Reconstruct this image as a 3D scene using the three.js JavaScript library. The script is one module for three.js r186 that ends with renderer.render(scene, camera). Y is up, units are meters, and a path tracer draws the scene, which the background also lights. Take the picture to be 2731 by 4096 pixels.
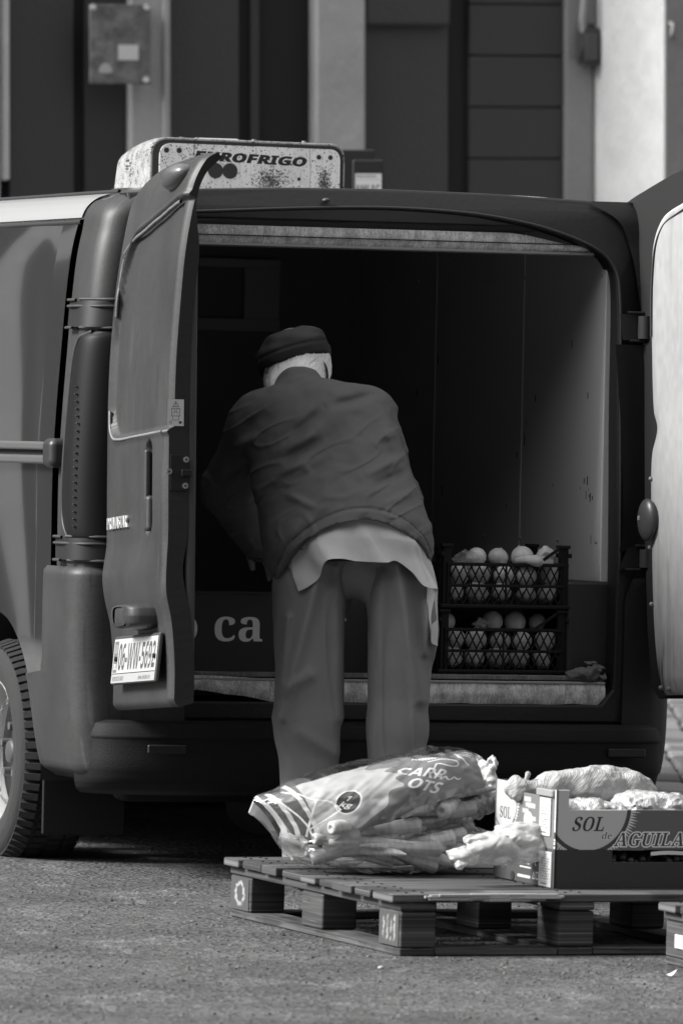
import * as THREE from 'three';
import { RoundedBoxGeometry } from 'three/addons/geometries/RoundedBoxGeometry.js';
import { mergeGeometries } from 'three/addons/utils/BufferGeometryUtils.js';
import { TextGeometry } from 'three/addons/geometries/TextGeometry.js';
import { FontLoader } from 'three/addons/loaders/FontLoader.js';

// ------------------------------------------------------------ camera, sky, sun, exposure
const scene = new THREE.Scene();
const camera = new THREE.PerspectiveCamera(6.764, 682 / 1024, 0.5, 400);
camera.position.set(0, 1.93, 25);
camera.rotation.set(-Math.atan(696 / 19900), 0, 0);
camera.focus = 24.6; camera.userData.fStop = 7;
scene.add(camera);
const renderer = new THREE.WebGLRenderer({ antialias: true });
renderer.setSize(682, 1024);
renderer.toneMapping = THREE.LinearToneMapping;
renderer.toneMappingExposure = 4.1;
renderer.shadowMap.enabled = true;
const SUNV = V0(-15.4, 11.6, 3.4); function V0(x, y, z) { const l = Math.hypot(x, y, z); return [x / l, y / l, z / l]; } const clamp0 = (x) => Math.min(1, Math.max(-1, x)), sm0 = (a, b, x) => { const t = Math.min(1, Math.max(0, (x - a) / (b - a))); return t * t * (3 - 2 * t); };
{ // overcast sky, a little brighter overhead, with soft cloud patches
  const W = 256, H = 128, d = new Float32Array(W * H * 4);
  for (let y = 0; y < H; y++) for (let x = 0; x < W; x++) {
    const el = (y + 0.5) / H * Math.PI - Math.PI / 2, az = x / W * 2 * Math.PI;
    const s = Math.sin(el);
    const cl = 1 + 0.14 * Math.sin(az * 3 + 4 * s) * Math.cos(az * 2 - 3 * s + 1);
    let L = el > 0 ? 0.16 * (1 + 1.2 * s) / 2 * cl + 0.022 : 0.05;
    if (el > -0.1) { const c = Math.cos(el), v = SUNV, X = -c * Math.cos(az), Z = -c * Math.sin(az); const a = Math.acos(clamp0(X * v[0] + s * v[1] + Z * v[2])); L += 1.1 * Math.exp(-(a * a) / 0.22) * sm0(-0.1, 0.12, el); } // thin cloud glowing round the hidden sun
    const o = (y * W + x) * 4; d[o] = d[o + 1] = d[o + 2] = L; d[o + 3] = 1;
  }
  const t = new THREE.DataTexture(d, W, H, THREE.RGBAFormat, THREE.FloatType);
  t.mapping = THREE.EquirectangularReflectionMapping; t.magFilter = t.minFilter = THREE.LinearFilter; t.wrapS = THREE.RepeatWrapping; t.needsUpdate = true;
  scene.background = t; scene.environment = t;
}
const sun = new THREE.DirectionalLight(new THREE.Color(1, 0.995, 0.985), 1.5);
sun.position.set(-15.4, 11.6, 3.4); sun.target.position.set(0, 0, 0); sun.castShadow = true;
sun.shadow.radius = 34; sun.shadow.mapSize.set(2048, 2048);
Object.assign(sun.shadow.camera, { left: -9, right: 9, top: 9, bottom: -9, near: 1, far: 60 });
scene.add(sun, sun.target);

// ------------------------------------------------------------ helpers
const V = (x, y, z) => new THREE.Vector3(x, y, z);
function RNG(a) { return () => { a |= 0; a = a + 0x6D2B79F5 | 0; let t = Math.imul(a ^ a >>> 15, 1 | a); t = t + Math.imul(t ^ t >>> 7, 61 | t) ^ t; return ((t ^ t >>> 14) >>> 0) / 4294967296; }; }
const lerp = (a, b, t) => a + (b - a) * t, clamp = (x, a, b) => Math.min(b, Math.max(a, x)), sm = (a, b, x) => { const t = clamp((x - a) / (b - a), 0, 1); return t * t * (3 - 2 * t); };
function tab(pts) { return (x) => { if (x <= pts[0][0]) return pts[0][1]; for (let i = 1; i < pts.length; i++) if (x <= pts[i][0]) { const a = pts[i - 1], b = pts[i]; const t = (x - a[0]) / (b[0] - a[0]); return lerp(a[1], b[1], t); } return pts[pts.length - 1][1]; }; }
function ctab(pts) { // smooth (Catmull-Rom style) table
  const n = pts.length, m = pts.map((p, i) => { const a = pts[Math.max(0, i - 1)], b = pts[Math.min(n - 1, i + 1)]; return (b[1] - a[1]) / (b[0] - a[0]); });
  return (x) => { if (x <= pts[0][0]) return pts[0][1]; for (let i = 1; i < n; i++) if (x <= pts[i][0]) { const h = pts[i][0] - pts[i - 1][0], t = (x - pts[i - 1][0]) / h, t2 = t * t, t3 = t2 * t; return (2 * t3 - 3 * t2 + 1) * pts[i - 1][1] + (t3 - 2 * t2 + t) * h * m[i - 1] + (-2 * t3 + 3 * t2) * pts[i][1] + (t3 - t2) * h * m[i]; } return pts[n - 1][1]; };
}
// value noise (periodic in 2D for textures, free in 3D for shapes)
function hash3(x, y, z) { let h = Math.imul(x, 374761393) + Math.imul(y, 668265263) + Math.imul(z, 2147483647) | 0; h = Math.imul(h ^ h >>> 13, 1274126177); h ^= h >>> 16; return (h >>> 0) / 4294967296; }
function n3(x, y, z) {
  const X = Math.floor(x), Y = Math.floor(y), Z = Math.floor(z); let fx = x - X, fy = y - Y, fz = z - Z; fx *= fx * (3 - 2 * fx); fy *= fy * (3 - 2 * fy); fz *= fz * (3 - 2 * fz);
  const l = (a, b, t) => a + (b - a) * t;
  return l(l(l(hash3(X, Y, Z), hash3(X + 1, Y, Z), fx), l(hash3(X, Y + 1, Z), hash3(X + 1, Y + 1, Z), fx), fy), l(l(hash3(X, Y, Z + 1), hash3(X + 1, Y, Z + 1), fx), l(hash3(X, Y + 1, Z + 1), hash3(X + 1, Y + 1, Z + 1), fx), fy), fz);
}
function pn(x, y, px, py, seed) { // periodic 2D noise, period px,py cells
  const X = Math.floor(x), Y = Math.floor(y); let fx = x - X, fy = y - Y; fx *= fx * (3 - 2 * fx); fy *= fy * (3 - 2 * fy);
  const m = (a, p) => ((a % p) + p) % p, h = (a, b) => hash3(m(a, px), m(b, py), seed);
  return lerp(lerp(h(X, Y), h(X + 1, Y), fx), lerp(h(X, Y + 1), h(X + 1, Y + 1), fx), fy);
}
function fbm2(u, v, fx, fy, oct, seed) { let s = 0, a = 0.5, t = 0; for (let i = 0; i < oct; i++) { s += a * pn(u * fx, v * fy, fx, fy, seed + i); t += a; a *= 0.5; fx *= 2; fy *= 2; } return s / t; }
function tex(size, fn, srgb = true, repeat = 1) { // fn(u,v) -> 0..1 sRGB grey or linear value
  const w = Array.isArray(size) ? size[0] : size, h = Array.isArray(size) ? size[1] : size, d = new Uint8Array(w * h * 4);
  for (let y = 0; y < h; y++) for (let x = 0; x < w; x++) { const c = clamp(fn((x + 0.5) / w, (y + 0.5) / h), 0, 1) * 255, o = (y * w + x) * 4; d[o] = d[o + 1] = d[o + 2] = c; d[o + 3] = 255; }
  const t = new THREE.DataTexture(d, w, h); t.magFilter = THREE.LinearFilter; t.minFilter = THREE.LinearMipmapLinearFilter; t.wrapS = t.wrapT = THREE.RepeatWrapping;
  if (srgb) t.colorSpace = THREE.SRGBColorSpace; t.repeat.set(repeat, repeat); t.needsUpdate = true; return t;
}
const s2l = (c) => c <= 0.04045 ? c / 12.92 : Math.pow((c + 0.055) / 1.055, 2.4), l2s = (c) => c <= 0.0031308 ? c * 12.92 : 1.055 * Math.pow(c, 1 / 2.4) - 0.055;
function G(v, rough = 0.7, opt = {}) { const m = new THREE.MeshPhysicalMaterial({ roughness: rough, ...opt }); m.color.setRGB(v, v, v); m.side = THREE.DoubleSide; return m; }
function T(map, rough = 0.7, opt = {}) { return G(1, rough, { map, ...opt }); }
function canvasTex(w, h, draw) { const c = document.createElement('canvas'); c.width = w; c.height = h; const x = c.getContext('2d'); draw(x, w, h); const t = new THREE.CanvasTexture(c); t.colorSpace = THREE.SRGBColorSpace; t.magFilter = THREE.LinearFilter; return t; }
const grey = (v) => { const c = Math.round(l2s(v) * 255); return `rgb(${c},${c},${c})`; };

const names = new Map();
function numbered(n) { const k = names.get(n) ?? 0; names.set(n, k + 1); return k ? n + '_' + String(k).padStart(3, '0') : n; }
function tag(o, label, category, group, kind) { if (label) o.userData.label = label; if (category) o.userData.category = category; if (group) o.userData.group = group; if (kind) o.userData.kind = kind; return o; }
function thing(name, label, category, pos, quat, group) { const o = new THREE.Group(); o.name = numbered(name); if (pos) o.position.copy(pos); if (quat) o.quaternion.copy(quat); scene.add(o); return tag(o, label, category, group); }
function mesh(name, geo, mat, parent) { const m = new THREE.Mesh(Array.isArray(geo) ? merge(geo) : geo, mat); m.castShadow = m.receiveShadow = true; if (!parent) { m.name = numbered(name); scene.add(m); } else { m.name = name; parent.add(m); } return m; }
function merge(gs) { return mergeGeometries(gs.map((g) => { const q = g.index ? g.toNonIndexed() : g.clone(); for (const k of Object.keys(q.attributes)) if (!['position', 'normal', 'uv'].includes(k)) q.deleteAttribute(k); if (!q.attributes.uv) q.setAttribute('uv', new THREE.Float32BufferAttribute(new Float32Array(q.attributes.position.count * 2), 2)); q.clearGroups?.(); return q; })); }
function triUV(geo, s = 1) { // planar uv in metres from the dominant normal axis
  const g = geo.index ? geo.toNonIndexed() : geo, p = g.attributes.position, n = g.attributes.normal, uv = new Float32Array(p.count * 2);
  for (let f = 0; f < p.count; f += 3) { let ax = 0, ay = 0, az = 0; for (let k = 0; k < 3; k++) { ax += Math.abs(n.getX(f + k)); ay += Math.abs(n.getY(f + k)); az += Math.abs(n.getZ(f + k)); }
    for (let k = 0; k < 3; k++) { const i = f + k, x = p.getX(i) * s, y = p.getY(i) * s, z = p.getZ(i) * s; const q = ax > ay && ax > az ? [z, y] : ay > az ? [x, z] : [x, y]; uv[2 * i] = q[0]; uv[2 * i + 1] = q[1]; } }
  g.setAttribute('uv', new THREE.BufferAttribute(uv, 2)); return g;
}
function rbox(w, h, d, x = 0, y = 0, z = 0, r = 0.004, seg = 2) { const g = new RoundedBoxGeometry(w, h, d, seg, Math.min(r, w / 2.01, h / 2.01, d / 2.01)); g.translate(x, y, z); return triUV(g); }
function span(x0, x1, y0, y1, z0, z1, r = 0.004, seg = 2) { return rbox(x1 - x0, y1 - y0, z1 - z0, (x0 + x1) / 2, (y0 + y1) / 2, (z0 + z1) / 2, r, seg); }
function sheet(nu, nv, fn, uvs) { // grid surface, fn(u,v) -> [x,y,z]
  const p = [], uv = [], ix = [];
  for (let j = 0; j <= nv; j++) for (let i = 0; i <= nu; i++) { const u = i / nu, v = j / nv; p.push(...fn(u, v)); const q = uvs ? uvs(u, v) : [u, v]; uv.push(q[0], q[1]); }
  for (let j = 0; j < nv; j++) for (let i = 0; i < nu; i++) { const a = j * (nu + 1) + i, b = a + 1, c = a + nu + 1, d = c + 1; ix.push(a, b, d, a, d, c); }
  const g = new THREE.BufferGeometry(); g.setAttribute('position', new THREE.Float32BufferAttribute(p, 3)); g.setAttribute('uv', new THREE.Float32BufferAttribute(uv, 2)); g.setIndex(ix); g.computeVertexNormals(); return g;
}
function solid(nu, nv, fo, fi, uvs) { // two sheets joined by a rim
  const e = (f0, f1) => sheet(2, 1, () => [0, 0, 0]) && null;
  const rim = [[(t) => [t, 0], nu], [(t) => [t, 1], nu], [(t) => [0, t], nv], [(t) => [1, t], nv]].map(([q, n]) => sheet(n, 1, (t, k) => { const [u, v] = q(t); return k < 0.5 ? fo(u, v) : fi(u, v); }, (t, k) => { const [u, v] = q(t); const r = uvs ? uvs(u, v) : [u, v]; return [r[0] + k * 0.02, r[1]]; }));
  return { out: sheet(nu, nv, fo, uvs), inn: sheet(nu, nv, fi, uvs), rim };
}
function tube(pts, r, seg = 40, rad = 6, closed = false) { return new THREE.TubeGeometry(new THREE.CatmullRomCurve3(pts.map((p) => V(...p)), closed), seg, r, rad, closed); }
function cyl(r0, r1, h, seg = 20) { return new THREE.CylinderGeometry(r0, r1, h, seg); }
// surface nets over a signed distance function
function nets(sdf, lo, hi, cell, uvf) {
  const nx = Math.ceil((hi[0] - lo[0]) / cell) + 1, ny = Math.ceil((hi[1] - lo[1]) / cell) + 1, nz = Math.ceil((hi[2] - lo[2]) / cell) + 1;
  const F = new Float32Array(nx * ny * nz), id = (i, j, k) => i + nx * (j + ny * k);
  // coarse skip: evaluate every 3rd, refine only near the surface
  const S = 3, big = cell * S * 1.8;
  F.fill(1);
  for (let k = 0; k < nz; k += S) for (let j = 0; j < ny; j += S) for (let i = 0; i < nx; i += S) {
    const c = sdf(lo[0] + (i + 1) * cell, lo[1] + (j + 1) * cell, lo[2] + (k + 1) * cell);
    const far = Math.abs(c) > big;
    for (let c2 = k; c2 < Math.min(k + S, nz); c2++) for (let b = j; b < Math.min(j + S, ny); b++) for (let a = i; a < Math.min(i + S, nx); a++)
      F[id(a, b, c2)] = far ? c : sdf(lo[0] + a * cell, lo[1] + b * cell, lo[2] + c2 * cell);
  }
  const vid = new Int32Array(nx * ny * nz).fill(-1), P = [], ix = [];
  const E = [[0, 1], [0, 2], [0, 4], [1, 3], [1, 5], [2, 3], [2, 6], [3, 7], [4, 5], [4, 6], [5, 7], [6, 7]];
  for (let k = 0; k < nz - 1; k++) for (let j = 0; j < ny - 1; j++) for (let i = 0; i < nx - 1; i++) {
    const v = []; let m = 0; for (let c = 0; c < 8; c++) { const f = F[id(i + (c & 1), j + (c >> 1 & 1), k + (c >> 2))]; v.push(f); if (f < 0) m++; }
    if (m === 0 || m === 8) continue; let x = 0, y = 0, z = 0, n = 0;
    for (const [a, b] of E) if ((v[a] < 0) !== (v[b] < 0)) { const t = v[a] / (v[a] - v[b]); x += (a & 1) + t * ((b & 1) - (a & 1)); y += (a >> 1 & 1) + t * ((b >> 1 & 1) - (a >> 1 & 1)); z += (a >> 2) + t * ((b >> 2) - (a >> 2)); n++; }
    vid[id(i, j, k)] = P.length / 3; P.push(lo[0] + (i + x / n) * cell, lo[1] + (j + y / n) * cell, lo[2] + (k + z / n) * cell);
  }
  const quad = (a, b, c, d, fl) => { if (a < 0 || b < 0 || c < 0 || d < 0) return; if (fl) ix.push(a, c, b, a, d, c); else ix.push(a, b, c, a, c, d); };
  for (let k = 1; k < nz - 1; k++) for (let j = 1; j < ny - 1; j++) for (let i = 1; i < nx - 1; i++) {
    const f = F[id(i, j, k)] < 0;
    if (f !== F[id(i + 1, j, k)] < 0) quad(vid[id(i, j - 1, k - 1)], vid[id(i, j, k - 1)], vid[id(i, j, k)], vid[id(i, j - 1, k)], !f);
    if (f !== F[id(i, j + 1, k)] < 0) quad(vid[id(i - 1, j, k - 1)], vid[id(i, j, k - 1)], vid[id(i, j, k)], vid[id(i - 1, j, k)], f);
    if (f !== F[id(i, j, k + 1)] < 0) quad(vid[id(i - 1, j - 1, k)], vid[id(i, j - 1, k)], vid[id(i, j, k)], vid[id(i - 1, j, k)], !f);
  }
  const N = new Float32Array(P.length), UV = new Float32Array(P.length / 3 * 2), e = cell * 0.5;
  for (let i = 0; i < P.length; i += 3) { const x = P[i], y = P[i + 1], z = P[i + 2]; let a = sdf(x + e, y, z) - sdf(x - e, y, z), b = sdf(x, y + e, z) - sdf(x, y - e, z), c = sdf(x, y, z + e) - sdf(x, y, z - e); const l = Math.hypot(a, b, c) || 1; N[i] = a / l; N[i + 1] = b / l; N[i + 2] = c / l; const q = uvf ? uvf(x, y, z) : [x + z * 0.6, y + z * 0.3]; UV[i / 3 * 2] = q[0]; UV[i / 3 * 2 + 1] = q[1]; }
  const g = new THREE.BufferGeometry(); g.setAttribute('position', new THREE.Float32BufferAttribute(P, 3)); g.setAttribute('normal', new THREE.BufferAttribute(N, 3)); g.setAttribute('uv', new THREE.BufferAttribute(UV, 2)); g.setIndex(ix); return g;
}
function cap(p, a, b, ra, rb) { // tapered capsule distance
  const bx = b[0] - a[0], by = b[1] - a[1], bz = b[2] - a[2], px = p[0] - a[0], py = p[1] - a[1], pz = p[2] - a[2];
  const t = clamp((px * bx + py * by + pz * bz) / (bx * bx + by * by + bz * bz), 0, 1);
  return Math.hypot(px - bx * t, py - by * t, pz - bz * t) - (ra + (rb - ra) * t);
}
function ell(p, c, r) { const x = (p[0] - c[0]) / r[0], y = (p[1] - c[1]) / r[1], z = (p[2] - c[2]) / r[2], k = Math.hypot(x, y, z); return (k - 1) * Math.min(r[0], r[1], r[2]); }
function smin(a, b, k) { const h = Math.max(k - Math.abs(a - b), 0) / k; return Math.min(a, b) - h * h * k * 0.25; }
function seg2(x, y, s) { const bx = s[2] - s[0], by = s[3] - s[1], px = x - s[0], py = y - s[1], t = clamp((px * bx + py * by) / (bx * bx + by * by), 0, 1); return [Math.hypot(px - bx * t, py - by * t), t]; }

// frames: the street falls 0.03 m per metre to the right; van and pallet stand turned on it
const ROLL = 0.03, qx = (a) => new THREE.Quaternion().setFromAxisAngle(V(1, 0, 0), a), qy = (a) => new THREE.Quaternion().setFromAxisAngle(V(0, 1, 0), a), qz = (a) => new THREE.Quaternion().setFromAxisAngle(V(0, 0, 1), a);
const groundY = (x) => -ROLL * x;
const QG = qz(-ROLL);
const QV = qz(-ROLL).multiply(qy(19 * Math.PI / 180)).multiply(qx(-0.028)), OV = V(0.133, -0.0035, 0);
const vw = (x, y, z) => V(x, y, z).applyQuaternion(QV).add(OV);
const QP = qz(-ROLL).multiply(qy(22.2 * Math.PI / 180)), OP = V(0.148, -0.004, 2.62);
const pw = (x, y, z) => V(x, y, z).applyQuaternion(QP).add(OP);

// ------------------------------------------------------------ textures
const TX = {};
TX.asphalt = tex(1024, (u, v) => { const a = fbm2(u, v, 160, 160, 2, 3), b = fbm2(u, v, 5, 5, 4, 9), c = fbm2(u, v, 50, 50, 2, 21); let r = 0.292 + 0.24 * (a - 0.5) + 0.15 * (b - 0.5) + 0.10 * (c - 0.5) + 0.07 * sm(0.60, 0.75, fbm2(u, v, 14, 9, 4, 25)); const st = pn(u * 200, v * 200, 200, 200, 77); if (st > 0.93) r += 0.16; if (st < 0.07) r -= 0.10; return r; });
TX.asphaltB = tex(1024, (u, v) => 0.5 + 0.9 * (fbm2(u, v, 160, 160, 2, 3) - 0.5) + 0.5 * (fbm2(u, v, 50, 50, 2, 21) - 0.5), false);
TX.dust = tex(1024, (u, v) => { const s = fbm2(u, v, 130, 5, 2, 5), b = fbm2(u, v, 6, 4, 4, 8), g = fbm2(u, v, 200, 200, 1, 2); let r = 0.215 + 0.07 * (b - 0.5) + 0.03 * (g - 0.5); r -= 0.05 * sm(0.66, 0.8, s) * sm(0.52, 0.66, b); const w = fbm2(u, v, 100, 5, 2, 57); r += 0.05 * sm(0.80, 0.9, w); r += 0.035 * (fbm2(u, v, 9, 7, 5, 58) - 0.5); return r; });
TX.whiteDoor = tex(1024, (u, v) => { const dr = sm(0.36, 0.27, v) * sm(0.16, 0.07, u) * sm(0.5, 0.72, fbm2(u, v, 180, 14, 3, 19)) * 0.45, s = fbm2(u, v, 70, 3, 3, 15), b = fbm2(u, v, 4, 4, 4, 18), g = fbm2(u, v, 150, 60, 2, 12); return 0.61 + 0.06 * (b - 0.5) + 0.06 * (g - 0.5) - 0.06 * sm(0.55, 0.75, s) - dr; });
TX.worn = tex(1024, (u, v) => { const a = fbm2(u, v, 12, 12, 5, 31), b = fbm2(u, v, 120, 120, 2, 33), c = fbm2(u, v, 40, 8, 3, 36); let r = 0.55 + 0.10 * (c - 0.5); const k = a * 0.35 + b * 0.65; r -= 0.42 * sm(0.55, 0.68, k) * sm(0.35, 0.6, a + 0.1); return r; });
TX.sill = tex(1024, (u, v) => { const a = fbm2(u, v, 20, 5, 4, 41), b = fbm2(u, v, 150, 40, 3, 43); const st = fbm2(u, v, 240, 8, 2, 47), sp = pn(u * 300, v * 120, 300, 120, 48); let r = 0.80 + 0.30 * (b - 0.5) + 0.34 * (a - 0.5) + 0.20 * (st - 0.5); if (sp > 0.93) r -= 0.25; return r; });
TX.plaster = tex(1024, (u, v) => { const a = fbm2(u, v, 6, 6, 5, 51), b = fbm2(u, v, 130, 130, 2, 53); return 0.83 + 0.10 * (a - 0.5) + 0.04 * (b - 0.5); });
TX.plasterB = tex(512, (u, v) => 0.5 + 0.8 * (fbm2(u, v, 20, 20, 4, 61) - 0.5), false);
TX.wood = tex([256, 1024], (u, v) => { const w = fbm2(u, v, 26, 2, 3, 71), b = fbm2(u, v, 4, 3, 3, 73), f = fbm2(u, v, 90, 4, 2, 74); const st = fbm2(u, v, 5, 5, 4, 77), sc = fbm2(u, v, 60, 6, 2, 78); return 0.27 + 0.20 * (w - 0.5) + 0.16 * (b - 0.5) + 0.10 * (f - 0.5) - 0.12 * sm(0.55, 0.7, st) + 0.14 * sm(0.74, 0.84, sc); });
TX.woodB = tex([256, 1024], (u, v) => fbm2(u, v, 26, 2, 3, 71) * 0.6 + fbm2(u, v, 90, 4, 2, 74) * 0.4, false);
TX.cloth = tex(512, (u, v) => 0.5 + 0.22 * Math.sin((u + v) * 2 * Math.PI * 60) * Math.sin((u - v) * 2 * Math.PI * 60) + 0.5 * (fbm2(u, v, 60, 60, 2, 81) - 0.5), false);
TX.net = tex(512, (u, v) => { const a = Math.abs(Math.sin((u + v) * Math.PI * 40)), b = Math.abs(Math.sin((u - v) * Math.PI * 40)); const t = Math.min(a, b); return 0.58 + 0.14 * (t < 0.35 ? 1 : 0) + 0.25 * (fbm2(u, v, 16, 16, 3, 91) - 0.5); });
TX.fine = tex(512, (u, v) => fbm2(u, v, 100, 100, 2, 101), false);
function rep(t, x, y) { const c = t.clone(); c.repeat.set(x, y ?? x); c.needsUpdate = true; return c; }

const M = {};
M.paint = T(TX.dust, 0.5, { specularIntensity: 0.7, clearcoat: 0.12, clearcoatRoughness: 0.4 });
M.gloss = G(0.8, 0.07, { metalness: 0.97, clearcoat: 1, clearcoatRoughness: 0.03 });
M.frame = G(0.009, 0.5, { bumpMap: TX.fine, bumpScale: 0.0006 });
M.dark = G(0.018, 0.7);
M.rubber = G(0.02, 0.8, { bumpMap: TX.fine, bumpScale: 0.0006 });
M.plastic = G(0.010, 0.65, { specularIntensity: 0.45, bumpMap: rep(TX.fine, 3), bumpScale: 0.0005 });
M.steel = G(0.45, 0.35, { metalness: 0.8 });
M.liner = G(0.52, 0.6, { bumpMap: TX.fine, bumpScale: 0.0004 });
M.white = T(TX.whiteDoor, 0.5);
M.worn = T(rep(TX.worn, 3), 0.65, { bumpMap: rep(TX.worn, 3), bumpScale: 0.0008 });
M.sill = T(rep(TX.sill, 2.2, 4), 0.6, { bumpMap: rep(TX.sill, 2.2, 4), bumpScale: 0.001 });
M.plaster = T(rep(TX.plaster, 0.6), 0.9, { bumpMap: rep(TX.plasterB, 0.8), bumpScale: 0.006 });
M.pier = T(rep(TX.plaster, 0.6), 0.9, { bumpMap: rep(TX.plasterB, 0.8), bumpScale: 0.006 }); M.pier.color.setRGB(0.66, 0.66, 0.66); M.pier2 = M.pier.clone(); M.pier2.color.setRGB(0.42, 0.42, 0.42);  // plaster darkened twice over: shade on camera-facing faces put into the colour
M.under = G(0.006, 0.85);
M.lens = G(0.010, 0.5, { specularIntensity: 0.35 });

const font = await new FontLoader().loadAsync('fonts/droid/droid_sans_bold.typeface.json');

// ------------------------------------------------------------ setting: street and buildings
{
  const g = new THREE.PlaneGeometry(120, 120, 1, 1); g.rotateX(-Math.PI / 2);
  const uv = g.attributes.uv; for (let i = 0; i < uv.count; i++) uv.setXY(i, uv.getX(i) * 120 / 1.6, uv.getY(i) * 120 / 1.6);
  const m = mesh('road', g, T(TX.asphalt, 0.9, { bumpMap: TX.asphaltB, bumpScale: 0.012 })); m.quaternion.copy(QG); tag(m, 'worn grey asphalt street in the foreground under the van', null, null, 'structure');
  const R = RNG(5), chips = [new THREE.IcosahedronGeometry(1, 0), new THREE.DodecahedronGeometry(1, 0)];
  const im = new THREE.InstancedMesh(chips[0], G(0.10, 0.9), 5200), mt = new THREE.Matrix4(), c = new THREE.Color();
  for (let i = 0; i < 5200; i++) { const x = -1.5 + R() * 3.2, z = 0.6 + R() * 4.6, s = 0.0018 + 0.004 * Math.pow(R(), 5); mt.compose(V(x, groundY(x) + s * 0.15, z), new THREE.Quaternion().setFromEuler(new THREE.Euler(R() * 6, R() * 6, R() * 6)), V(s * 1.3, s * 0.8, s)); im.setMatrixAt(i, mt); const q = 0.35 + R() * 1.3; im.setColorAt(i, c.setRGB(q, q, q)); }
  im.castShadow = im.receiveShadow = true; im.name = 'grit'; scene.add(im); tag(im, 'loose grit scattered over the asphalt', null, null, 'stuff');
  // strip of cobbles beyond the van, seen past its right side
  const cob = new THREE.Group(); cob.name = 'cobbled_strip'; scene.add(cob); tag(cob, 'strip of worn cobbles beyond the right side of the van', null, null, 'structure'); cob.quaternion.copy(QG);
  const bed = new THREE.BoxGeometry(5, 0.03, 9); bed.translate(3.4, 0.006, -7.0); mesh('cobble_bed', triUV(bed), G(0.035, 0.95), cob);
  const sg = new RoundedBoxGeometry(0.115, 0.06, 0.17, 2, 0.02), ci = new THREE.InstancedMesh(sg, G(0.15, 0.75, { bumpMap: TX.fine, bumpScale: 0.002 }), 42 * 49); let k = 0;
  for (let a = 0; a < 42; a++) for (let b = 0; b < 49; b++) { const x = 0.97 + a * 0.12 + (R() - 0.5) * 0.012, z = -2.6 - b * 0.18 - (a % 2) * 0.09 + (R() - 0.5) * 0.015; mt.compose(V(x, 0.012 + R() * 0.008, z), new THREE.Quaternion().setFromEuler(new THREE.Euler((R() - 0.5) * 0.1, (R() - 0.5) * 0.1, (R() - 0.5) * 0.1)), V(1, 1, 1)); ci.setMatrixAt(k, mt); const q = 0.5 + R() * 0.9; ci.setColorAt(k++, c.setRGB(q, q, q)); }
  ci.castShadow = ci.receiveShadow = true; ci.name = 'cobble'; ci.userData.kind = 'stuff'; cob.add(ci);
}
const QF = qy(19 * Math.PI / 180);
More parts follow.
